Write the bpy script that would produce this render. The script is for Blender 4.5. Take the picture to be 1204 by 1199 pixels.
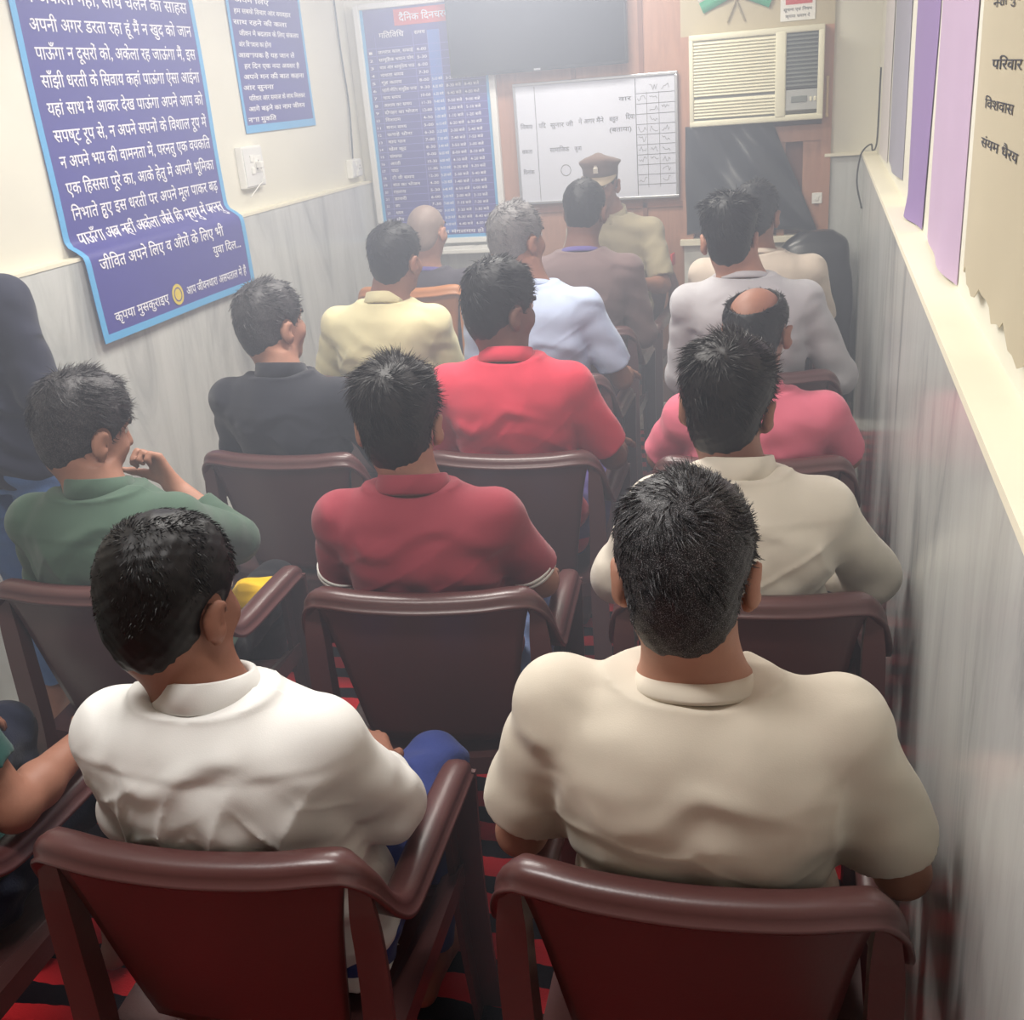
import bpy, math, random
import numpy as np
from mathutils import Vector, Matrix

# ------------------------------------------------------------------ camera
S = bpy.context.scene
COL = S.collection
for o in list(bpy.data.objects):
    bpy.data.objects.remove(o)

def _camera():
    p, r, y = map(math.radians, (21.8, 4.7, 17.0))
    fw = Vector((-math.sin(y)*math.cos(p), math.cos(y)*math.cos(p), -math.sin(p)))
    rt = Vector((math.cos(y), math.sin(y), 0)); up = rt.cross(fw)
    ix = math.cos(r)*rt - math.sin(r)*up
    iy = -math.sin(r)*rt - math.cos(r)*up
    M = Matrix((ix, -iy, -fw)).transposed().to_4x4()
    M.translation = (0, 0, 1.8)
    cd = bpy.data.cameras.new('camera'); cam = bpy.data.objects.new('camera', cd)
    cam.matrix_world = M
    cd.sensor_fit = 'HORIZONTAL'; cd.sensor_width = 36.0; cd.lens = 36.0*1240/1204
    cd.clip_start = 0.05; cd.clip_end = 60
    COL.objects.link(cam); S.camera = cam
_camera()

# ------------------------------------------------------------------ world, lights, exposure
W = bpy.data.worlds.new('world'); S.world = W; W.use_nodes = True
W.node_tree.nodes['Background'].inputs[0].default_value = (0.75, 0.8, 1.0, 1)
W.node_tree.nodes['Background'].inputs[1].default_value = 0.05
S.view_settings.view_transform = 'Standard'; S.view_settings.look = 'None'
S.view_settings.exposure = 0.0; S.view_settings.gamma = 1.0; S.view_settings.use_curve_mapping = False
HAZE = 0.12
CEIL = 2.75
LAMPS = [(-1.15, 2.45, 54), (-1.15, 3.9, 46), (-1.15, 5.25, 34), (-0.9, 0.85, 29)]  # last entry is an added fill lamp to brighten the nearest backs
for lx, ly, pw in LAMPS:
    ld = bpy.data.lights.new('panel_light', 'AREA'); ld.shape = 'RECTANGLE'; ld.size = 0.95; ld.size_y = 0.22
    ld.energy = pw; ld.color = (1.0, 0.975, 0.95)
    lo = bpy.data.objects.new('panel_light', ld); lo.location = (lx, ly, CEIL-0.07); COL.objects.link(lo)

# ------------------------------------------------------------------ materials
def lin(c):
    out = []
    for v in c:
        v = v/255.0
        out.append(v/12.92 if v <= 0.04045 else ((v+0.055)/1.055)**2.4)
    return (*out, 1.0)

class NT:
    def __init__(s, name):
        s.m = bpy.data.materials.new(name); s.m.use_nodes = True
        s.t = s.m.node_tree; s.n = s.t.nodes; s.b = s.n['Principled BSDF']
    def new(s, typ, **kw):
        n = s.n.new(typ)
        for k, v in kw.items():
            if hasattr(n, k): setattr(n, k, v)
            else: n.inputs[k.replace('_', ' ')].default_value = v
        return n
    def link(s, a, b): s.t.links.new(a, b)
    def coords(s, scale=(1, 1, 1), rot=(0, 0, 0)):
        tc = s.new('ShaderNodeTexCoord'); mp = s.new('ShaderNodeMapping')
        mp.inputs['Scale'].default_value = scale; mp.inputs['Rotation'].default_value = rot
        s.link(tc.outputs['Object'], mp.inputs['Vector']); return mp.outputs['Vector']
    def noise(s, vec, scale, detail=3, rough=0.55, dist=0.0):
        n = s.new('ShaderNodeTexNoise'); n.inputs['Scale'].default_value = scale
        n.inputs['Detail'].default_value = detail; n.inputs['Roughness'].default_value = rough
        n.inputs['Distortion'].default_value = dist
        s.link(vec, n.inputs['Vector']); return n.outputs['Fac']
    def ramp(s, fac, stops, interp='LINEAR'):
        r = s.new('ShaderNodeValToRGB'); r.color_ramp.interpolation = interp
        e = r.color_ramp.elements
        while len(e) < len(stops): e.new(0.5)
        for i, (p, c) in enumerate(stops): e[i].position = p; e[i].color = c
        s.link(fac, r.inputs['Fac']); return r.outputs['Color']
    def bump(s, h, strength, dist=0.01):
        b = s.new('ShaderNodeBump'); b.inputs['Strength'].default_value = strength
        b.inputs['Distance'].default_value = dist
        s.link(h, b.inputs['Height']); s.link(b.outputs['Normal'], s.b.inputs['Normal'])

def M(name, rgb, rough=0.6, spec=0.4, var=0.06, vscale=8, bump=0.0, bscale=120, bstretch=(1, 1, 1), sheen=0.0, metal=0.0):
    """A plain procedural material: base colour with mild noise variation and optional fine bump."""
    t = NT(name); c = lin(rgb); v = t.coords()
    lo = tuple(x*(1-var) for x in c[:3])+(1,); hi = tuple(min(1, x*(1+var)) for x in c[:3])+(1,)
    t.link(t.ramp(t.noise(v, vscale, 4), [(0.3, lo), (0.7, hi)]), t.b.inputs['Base Color'])
    t.b.inputs['Roughness'].default_value = rough; t.b.inputs['Specular IOR Level'].default_value = spec
    t.b.inputs['Metallic'].default_value = metal
    if sheen:
        t.b.inputs['Sheen Weight'].default_value = sheen; t.b.inputs['Sheen Roughness'].default_value = 0.5
    if bump:
        t.bump(t.noise(t.coords(bstretch), bscale, 3), bump, 0.004)
    return t.m

def cloth(name, rgb, bump=0.08, rough=0.85, sheen=0.15, bscale=520, crease=1.0):
    m = M(name, rgb, rough, 0.2, 0.05, 6, bump, bscale, sheen=sheen)
    t = NT.__new__(NT); t.m = m; t.t = m.node_tree; t.n = t.t.nodes; t.b = t.n['Principled BSDF']
    fine = t.b.inputs['Normal'].links[0].from_node
    b = t.new('ShaderNodeBump'); b.inputs['Strength'].default_value = crease; b.inputs['Distance'].default_value = 0.03
    r = t.new('ShaderNodeTexNoise'); r.noise_type = 'RIDGED_MULTIFRACTAL'; r.inputs['Scale'].default_value = 5.5; r.inputs['Detail'].default_value = 2.5
    r.inputs['Distortion'].default_value = 0.9
    t.link(t.coords((1.0, 1.0, 1.3), (0.4, 0.2, 0.3)), r.inputs['Vector']); t.link(r.outputs['Fac'], b.inputs['Height'])
    t.link(b.outputs['Normal'], fine.inputs['Normal'])
    return m

def marble(name, base, dark, stretch=(1, 1, 0.25), rough=0.2, streak=True, tile=0.0):
    t = NT(name)
    v = t.coords(stretch)
    n1 = t.noise(v, 3.2, 8, 0.62, 1.2)
    col = t.ramp(n1, [(0.30, lin(dark)), (0.47, lin(base)), (0.75, lin(tuple(min(255, x+14) for x in base)))])
    n2 = t.noise(t.coords((stretch[0]*5, stretch[1]*5, stretch[2]*2)), 2.4, 6, 0.7, 0.6)
    mx = t.new('ShaderNodeMix'); mx.data_type = 'RGBA'; mx.blend_type = 'MULTIPLY'; mx.inputs[0].default_value = 0.55
    t.link(col, mx.inputs[6])
    t.link(t.ramp(n2, [(0.3, (0.72, 0.73, 0.72, 1)), (0.55, (1, 1, 1, 1))]), mx.inputs[7])
    t.link(mx.outputs[2], t.b.inputs['Base Color'])
    t.b.inputs['Roughness'].default_value = rough
    t.b.inputs['Specular IOR Level'].default_value = 0.5
    return t.m

def wall_paint(name, rgb):
    t = NT(name); v = t.coords(); c = lin(rgb)
    t.link(t.ramp(t.noise(v, 1.7, 6, 0.6), [(0.3, tuple(x*0.92 for x in c[:3])+(1,)), (0.6, c)]), t.b.inputs['Base Color'])
    t.b.inputs['Roughness'].default_value = 0.7
    t.bump(t.noise(v, 30, 5), 0.15, 0.004); return t.m

def wood(name, a, b, rough=0.45):
    t = NT(name); v = t.coords((7, 7, 0.8))
    t.link(t.ramp(t.noise(v, 3.0, 6, 0.6, 1.5), [(0.3, lin(a)), (0.7, lin(b))]), t.b.inputs['Base Color'])
    t.b.inputs['Roughness'].default_value = rough
    t.bump(t.noise(t.coords((30, 30, 2)), 4, 4), 0.1, 0.003); return t.m

def carpet_mat():
    t = NT('striped_rug_weave'); tc = t.new('ShaderNodeTexCoord'); sp = t.new('ShaderNodeSeparateXYZ')
    t.link(tc.outputs['Object'], sp.inputs[0])
    wob = t.noise(t.coords((3, 1.2, 1)), 2.5, 3)
    a = t.new('ShaderNodeMath', operation='MULTIPLY_ADD'); t.link(wob, a.inputs[0]); a.inputs[1].default_value = 0.05
    t.link(sp.outputs['Y'], a.inputs[2])
    d = t.new('ShaderNodeMath', operation='DIVIDE'); t.link(a.outputs[0], d.inputs[0]); d.inputs[1].default_value = 0.128
    f = t.new('ShaderNodeMath', operation='FRACT'); t.link(d.outputs[0], f.inputs[0])
    red, blk = lin((206, 46, 54)), lin((30, 22, 30))
    col = t.ramp(f.outputs[0], [(0.0, blk), (0.46, red), (0.985, blk)], 'CONSTANT')
    t.link(col, t.b.inputs['Base Color']); t.b.inputs['Roughness'].default_value = 0.95
    t.b.inputs['Specular IOR Level'].default_value = 0.1
    t.bump(t.noise(t.coords((1, 6, 1)), 90, 3), 0.6, 0.004); return t.m

def hair_mat(name, dark, light=None, grey=0.0):
    t = NT(name)
    if light is None: light = dark
    n = t.noise(t.coords(), 900, 2, 0.5)
    col = t.ramp(n, [(max(0.02, 0.62-grey*0.42), lin(dark)), (min(0.98, 0.80-grey*0.36), lin(light))])
    t.link(col, t.b.inputs['Base Color'])
    t.b.inputs['Roughness'].default_value = 0.5; t.b.inputs['Specular IOR Level'].default_value = 0.28
    return t.m

MT = {}
MT['chair'] = M('maroon_plastic', (84, 52, 51), 0.33, 0.6, 0.05, 5, 0.05, 200)
MT['wall'] = wall_paint('cream_wall_paint', (222, 219, 205))
MT['ceil'] = wall_paint('white_ceiling_paint', (238, 236, 226))
MT['marble'] = marble('grey_wall_marble', (198, 200, 198), (148, 152, 153))
MT['floor'] = marble('white_floor_marble', (222, 222, 216), (168, 168, 164), (1, 1, 1), 0.25)
MT['ledge'] = wall_paint('cream_ledge_paint', (234, 228, 206))
MT['wood'] = wood('red_brown_wood', (158, 114, 92), (180, 134, 110))
MT['wood2'] = wood('dark_red_wood', (118, 76, 58), (138, 90, 70))
MT['beige'] = wall_paint('beige_board_paint', (186, 174, 144))
MT['rug'] = carpet_mat()
MT['navy'] = M('blue_vinyl_print', (58, 52, 140), 0.42, 0.4, 0.05, 3)
MT['sky'] = M('light_blue_print', (84, 164, 216), 0.45, 0.4, 0.03, 3)
MT['ink_white'] = M('white_print', (232, 230, 240), 0.5, 0.3, 0.02)
MT['redp'] = M('red_print', (196, 60, 62), 0.5, 0.3, 0.04)
MT['yellowp'] = M('yellow_print', (214, 190, 60), 0.5, 0.3, 0.04)
MT['white'] = M('white_plastic', (232, 231, 226), 0.4, 0.4, 0.02)
MT['whiteframe'] = M('white_frame_plastic', (222, 222, 220), 0.4, 0.4, 0.02)
MT['board'] = M('whiteboard_enamel', (206, 209, 222), 0.12, 0.5, 0.015, 2)
MT['alu'] = M('aluminium', (196, 198, 202), 0.3, 0.5, 0.02, 5, metal=0.8)
MT['marker'] = M('black_marker', (52, 54, 66), 0.6, 0.3, 0.02)
MT['tv'] = M('black_glossy_screen', (13, 15, 20), 0.12, 0.5, 0.02)
MT['tvb'] = M('black_bezel_plastic', (16, 17, 20), 0.35, 0.4, 0.02)
MT['ac'] = M('ivory_plastic', (226, 222, 196), 0.45, 0.4, 0.02)
MT['acd'] = M('grey_vent_plastic', (116, 122, 117), 0.5, 0.4, 0.03)
MT['acp'] = M('silver_control_plastic', (168, 170, 166), 0.4, 0.4, 0.03)
MT['vinyl'] = M('black_vinyl', (26, 28, 34), 0.28, 0.5, 0.06, 4, 0.12, 14)
MT['sheet'] = M('black_plastic_sheet', (30, 34, 40), 0.32, 0.5, 0.08, 4, 0.3, 9)
MT['skin'] = M('brown_skin', (142, 98, 80), 0.55, 0.35, 0.08, 14, 0.08, 180)
MT['skin_fair'] = M('light_brown_skin', (166, 120, 100), 0.55, 0.35, 0.08, 14, 0.08, 180)
MT['skin_dark'] = M('dark_brown_skin', (112, 76, 64), 0.55, 0.35, 0.08, 14, 0.08, 180)
MT['eyew'] = M('eye_white', (225, 220, 212), 0.25, 0.5, 0.01)
MT['eyeb'] = M('dark_iris', (24, 16, 12), 0.2, 0.5, 0.01)
MT['cable'] = M('black_cable', (34, 34, 34), 0.5, 0.4, 0.02)
MT['blk'] = hair_mat('black_hair', (13, 11, 12), (34, 30, 31), 0.1)
MT['blkbrown'] = hair_mat('dark_brown_hair', (20, 16, 15), (48, 38, 34), 0.2)
MT['greymix'] = hair_mat('black_hair_with_grey', (18, 17, 19), (128, 124, 126), 0.28)
MT['greyer'] = hair_mat('greying_hair', (26, 25, 28), (150, 146, 146), 0.5)
MT['silver'] = hair_mat('silver_topped_hair', (20, 19, 22), (140, 138, 142), 0.20)
MT['stubble'] = hair_mat('grey_stubble_hair', (92, 76, 70), (160, 142, 134), 0.5)

# ------------------------------------------------------------------ object helpers
def mesh_obj(name, V, F, m, parent=None, smooth=True, mats=None, midx=None):
    me = bpy.data.meshes.new(name)
    V = np.asarray(V, dtype=np.float64)
    if isinstance(F, np.ndarray):
        n, k = F.shape
        me.vertices.add(len(V)); me.vertices.foreach_set('co', V.astype(np.float32).ravel())
        me.loops.add(n*k); me.loops.foreach_set('vertex_index', F.astype(np.int32).ravel())
        me.polygons.add(n); me.polygons.foreach_set('loop_start', np.arange(0, n*k, k, dtype=np.int32))
        me.update(calc_edges=True)
    else:
        me.from_pydata([tuple(v) for v in V], [], F)
    for mm in (mats or [m]): me.materials.append(mm)
    if midx is not None: me.polygons.foreach_set('material_index', np.asarray(midx, dtype=np.int32))
    if smooth: me.polygons.foreach_set('use_smooth', np.ones(len(me.polygons), dtype=bool))
    me.update()
    o = bpy.data.objects.new(name, me); COL.objects.link(o)
    if parent is not None: o.parent = parent
    return o

def tag(o, label=None, cat=None, group=None, kind=None):
    if label: o['label'] = label
    if cat: o['category'] = cat
    if group: o['group'] = group
    if kind: o['kind'] = kind
    return o

def empty(name, loc, rz=0.0):
    o = bpy.data.objects.new(name, None); COL.objects.link(o); o.empty_display_size = 0.1
    o.location = loc; o.rotation_euler = (0, 0, rz); return o

class MB:
    """Collects boxes, bars and sweeps into one mesh."""
    def __init__(s): s.V = []; s.F = []
    def add(s, V, F):
        b = len(s.V); s.V += [tuple(v) for v in V]; s.F += [tuple(i+b for i in f) for f in F]; return s
    def box(s, lo, hi, bev=0.0):
        (x0, y0, z0), (x1, y1, z1) = lo, hi
        if bev <= 0:
            V = [(x0, y0, z0), (x1, y0, z0), (x1, y1, z0), (x0, y1, z0), (x0, y0, z1), (x1, y0, z1), (x1, y1, z1), (x0, y1, z1)]
            return s.add(V, [(0, 3, 2, 1), (4, 5, 6, 7), (0, 1, 5, 4), (1, 2, 6, 5), (2, 3, 7, 6), (3, 0, 4, 7)])
        import bmesh
        bm = bmesh.new(); bmesh.ops.create_cube(bm, size=1)
        for v in bm.verts:
            v.co = Vector(((x0+x1)/2+v.co.x*(x1-x0), (y0+y1)/2+v.co.y*(y1-y0), (z0+z1)/2+v.co.z*(z1-z0)))
        bmesh.ops.bevel(bm, geom=bm.edges[:], offset=bev, segments=2, affect='EDGES', profile=0.5)
        bm.verts.index_update()
        s.add([v.co[:] for v in bm.verts], [tuple(v.index for v in f.verts) for f in bm.faces]); bm.free(); return s
    def sweep(s, path, prof, side_ref=(0, 0, 1), closed=True, caps=True, scale=None):
        """prof: 2D points (side, up) swept along a 3D path; side = T x ref."""
        P = np.asarray(path, float); n = len(P); ref = np.asarray(side_ref, float)
        T = np.gradient(P, axis=0); T /= np.linalg.norm(T, axis=1)[:, None]
        V = []; k = len(prof)
        for i in range(n):
            sd = np.cross(T[i], ref); sd /= max(1e-9, np.linalg.norm(sd)); u = np.cross(sd, T[i])
            sc = 1.0 if scale is None else scale[i]
            for a, b in prof: V.append(P[i]+sd*a*sc+u*b*sc)
        F = []
        for i in range(n-1):
            for j in range(k if closed else k-1):
                j2 = (j+1) % k
                F.append((i*k+j, i*k+j2, (i+1)*k+j2, (i+1)*k+j))
        if caps and closed:
            F.append(tuple(range(k-1, -1, -1))); F.append(tuple((n-1)*k+j for j in range(k)))
        return s.add(V, F)
    def tube(s, path, r, seg=8):
        prof = [(r*math.cos(2*math.pi*i/seg), r*math.sin(2*math.pi*i/seg)) for i in range(seg)]
        P = np.asarray(path, float); d = P[-1]-P[0]
        ref = (0, 0, 1) if abs(d[2]) < 0.8*np.linalg.norm(d) else (0, 1, 0)
        return s.sweep(P, prof, ref)
    def build(s, name, m, parent=None, smooth=False, bevel=0.0):
        o = mesh_obj(name, s.V, s.F, m, parent, smooth)
        if bevel:
            b = o.modifiers.new('bevel', 'BEVEL'); b.width = bevel; b.segments = 2; b.limit_method = 'ANGLE'
        return o

def spline(pts, n=8):
    P = [np.array(p, float) for p in pts]; out = []
    P = [2*P[0]-P[1]]+P+[2*P[-1]-P[-2]]
    for i in range(1, len(P)-2):
        for t in np.linspace(0, 1, n, endpoint=False):
            a, b, c, d = P[i-1], P[i], P[i+1], P[i+2]
            out.append(0.5*((2*b)+(-a+c)*t+(2*a-5*b+4*c-d)*t*t+(-a+3*b-3*c+d)*t**3))
    out.append(P[-2]); return np.array(out)

# Devanagari lettering: the builtin font does not shape, so put the short-i sign before its consonant by hand
def deva(sx):
    out = []
    for ch in sx:
        if ch == '\u093f' and out:
            k = len(out)-1
            while k >= 2 and out[k-1] == '\u094d': k -= 2
            out.insert(k, ch)
        else: out.append(ch)
    return ''.join(out)

def text_verts(body, bold=0.0):
    c = bpy.data.curves.new('lettering', 'FONT'); c.body = deva(body); c.resolution_u = 2; c.offset = bold
    o = bpy.data.objects.new('lettering', c); COL.objects.link(o)
    dg = bpy.context.evaluated_depsgraph_get()
    me = bpy.data.meshes.new_from_object(o.evaluated_get(dg))
    V = np.array([v.co[:2] for v in me.vertices]); F = [tuple(p.vertices) for p in me.polygons]
    bpy.data.objects.remove(o); bpy.data.meshes.remove(me); bpy.data.curves.remove(c)
    return V, F

def lay_text(lines, mapf, name, m, parent, bold=0.012):
    """lines: (text, u0, u1, v_base, size); squeezed to fit u0..u1; mapf(u,v) -> xyz"""
    VV, FF = [], []
    for tx, u0, u1, vb, size in lines:
        V, F = text_verts(tx, bold)
        if not len(V): continue
        w = V[:, 0].max()-V[:, 0].min()
        sx = (u1-u0)/w if u1 is not None else size
        u = u0+(V[:, 0]-V[:, 0].min())*sx; v = vb+V[:, 1]*size
        b = len(VV); VV += [mapf(a, c) for a, c in zip(u, v)]; FF += [tuple(i+b for i in f) for f in F]
    return mesh_obj(name, VV, FF, m, parent, smooth=False)

# ------------------------------------------------------------------ the setting
XL, XLU, XR, XRU, DZ, YB, Y0 = -2.55, -2.60, 0.21, 0.275, 1.35, 6.05, -1.2
def struct(name, lo, hi, m, parent=None):
    o = MB().box(lo, hi).build(name, m, parent)
    return tag(o, kind='structure')
struct('floor', (-2.8, Y0, -0.1), (0.5, YB+0.2, 0), MT['floor'])
struct('ceiling', (-2.8, Y0, CEIL), (0.5, YB+0.2, CEIL+0.1), MT['ceil'])
struct('wall_rear_added', (-2.8, Y0-0.2, 0), (0.5, Y0, CEIL), MT['wood2'])  # unseen wall added for bounce, dark so the nearest chair backs stay dim
struct('wall_left', (-2.8, Y0, DZ), (XLU, YB+0.2, CEIL), MT['wall'])
struct('wall_left_dado', (-2.8, Y0, 0), (XL, YB+0.2, DZ-0.012), MT['marble'])
struct('trim_1', (-2.8, Y0, DZ-0.012), (XL+0.004, YB, DZ), MT['ledge'])
struct('wall_right', (XRU, Y0, DZ), (0.5, YB+0.2, CEIL), MT['wall'])
struct('wall_right_dado', (XR, Y0, 0), (0.5, YB+0.2, DZ-0.015), MT['marble'])
struct('trim_2', (XR-0.006, Y0, DZ-0.015), (0.5, YB, DZ), MT['ledge'])
struct('wall_back', (XL, YB, 0), (-1.74, YB+0.2, DZ-0.012), MT['marble'])
struct('wall_back_upper', (XLU, YB+0.03, DZ-0.012), (-1.74, YB+0.2, CEIL), MT['wall'])
struct('wall_back_wood', (-1.74, YB, 0), (-0.72, YB+0.2, CEIL), MT['wood'])
struct('wall_back_window_side', (0.05, YB, 0), (XR, YB+0.2, DZ-0.015), MT['marble'])
struct('wall_back_column', (0.05, YB+0.01, DZ), (XRU, YB+0.2, CEIL), MT['wall'])
struct('trim_3', (0.02, YB-0.02, DZ-0.015), (XR-0.006, YB+0.2, DZ), MT['ledge'])
struct('wall_back_below_window', (-0.72, YB, 0), (0.05, YB+0.2, 0.91), MT['floor'])
struct('trim_4', (-0.735, YB-0.05, 0.91), (0.05, YB+0.15, 0.94), MT['ledge'])
struct('wall_back_beige_board', (-0.72, YB-0.01, 1.97), (0.05, YB+0.2, CEIL), MT['beige'])
# wooden window frame round the air conditioner, with a recessed wooden panel behind the sheet
mb = MB()
mb.box((-0.72, YB-0.015, 0.94), (-0.665, YB+0.12, 1.97)); mb.box((-0.0, YB-0.015, 0.94), (0.05, YB+0.12, 1.97))
mb.box((-0.665, YB-0.01, 1.42), (0.0, YB+0.1, 1.50)); mb.box((-0.22, YB, 0.94), (-0.18, YB+0.1, 1.42)); mb.box((-0.09, YB, 0.94), (0.0, YB+0.1, 1.42))
o = mb.build('window_1', MT['wood']); tag(o, kind='structure')
MB().box((-0.665, YB+0.06, 0.94), (0.0, YB+0.2, 1.97)).build('window_frame_panel', MT['wood2'], o)
# panel joints of the wood-clad wall
mb = MB()
for x in (-1.3, -0.93): mb.box((x-0.012, YB-0.012, 0.0), (x+0.012, YB, CEIL))
mb.box((-1.74, YB-0.012, 1.12), (-0.72, YB, 1.15)); mb.box((-1.74, YB-0.012, 0.0), (-0.72, YB, 0.12))
mb.box((-0.93, YB-0.012, 2.2), (-0.72, YB, 2.225))
tag(mb.build('trim_5', MT['wood2']), kind='structure')

# striped rug: a slightly rumpled thin slab
def rug():
    nx, ny = 60, 160; xs = np.linspace(-2.03, 0.195, nx); ys = np.linspace(-0.3, 5.5, ny)
    X, Y = np.meshgrid(xs, ys, indexing='ij')
    Z = 0.008+0.0015*np.sin(X*9+np.sin(Y*4))+0.0015*np.sin(Y*13+X*5)
    top = np.stack([X, Y, Z], -1).reshape(-1, 3); bot = top.copy(); bot[:, 2] = 0.001
    idx = np.arange(nx*ny).reshape(nx, ny)
    q = np.stack([idx[:-1, :-1], idx[1:, :-1], idx[1:, 1:], idx[:-1, 1:]], -1).reshape(-1, 4)
    F = [tuple(a) for a in q]
    N = nx*ny
    ring = list(idx[:, 0])+list(idx[-1, 1:])+list(idx[-2::-1, -1])+list(idx[0, -2:0:-1])
    for a, b in zip(ring, ring[1:]+ring[:1]): F.append((b, a, a+N, b+N))
    o = mesh_obj('striped_rug', np.vstack([top, bot]), F, MT['rug'])
    tag(o, 'red and black striped woven rug spread under all the chairs', 'rug')
rug()

# ceiling lamps (above the picture) that carry the area lights; the last is added fill
for i, (lx, ly, pw) in enumerate(LAMPS):
    o = MB().box((-0.5, -0.13, -0.055), (0.5, 0.13, 0.0), 0.006).build('ceiling_light', MT['white'])
    o.location = (lx, ly, CEIL)
    tag(o, ['white ceiling light panel nearest the camera, above the picture', 'white ceiling light panel in the middle of the room, above the picture',
            'white ceiling light panel nearest the television wall, above the picture',
            'white ceiling panel added for fill light near the camera, outside the picture'][i], 'lamp', 'ceiling lights')

# ------------------------------------------------------------------ signed distance modelling
def smin(a, b, k):
    h = np.maximum(k-np.abs(a-b), 0)/k
    return np.minimum(a, b)-h*h*k*0.25

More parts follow.
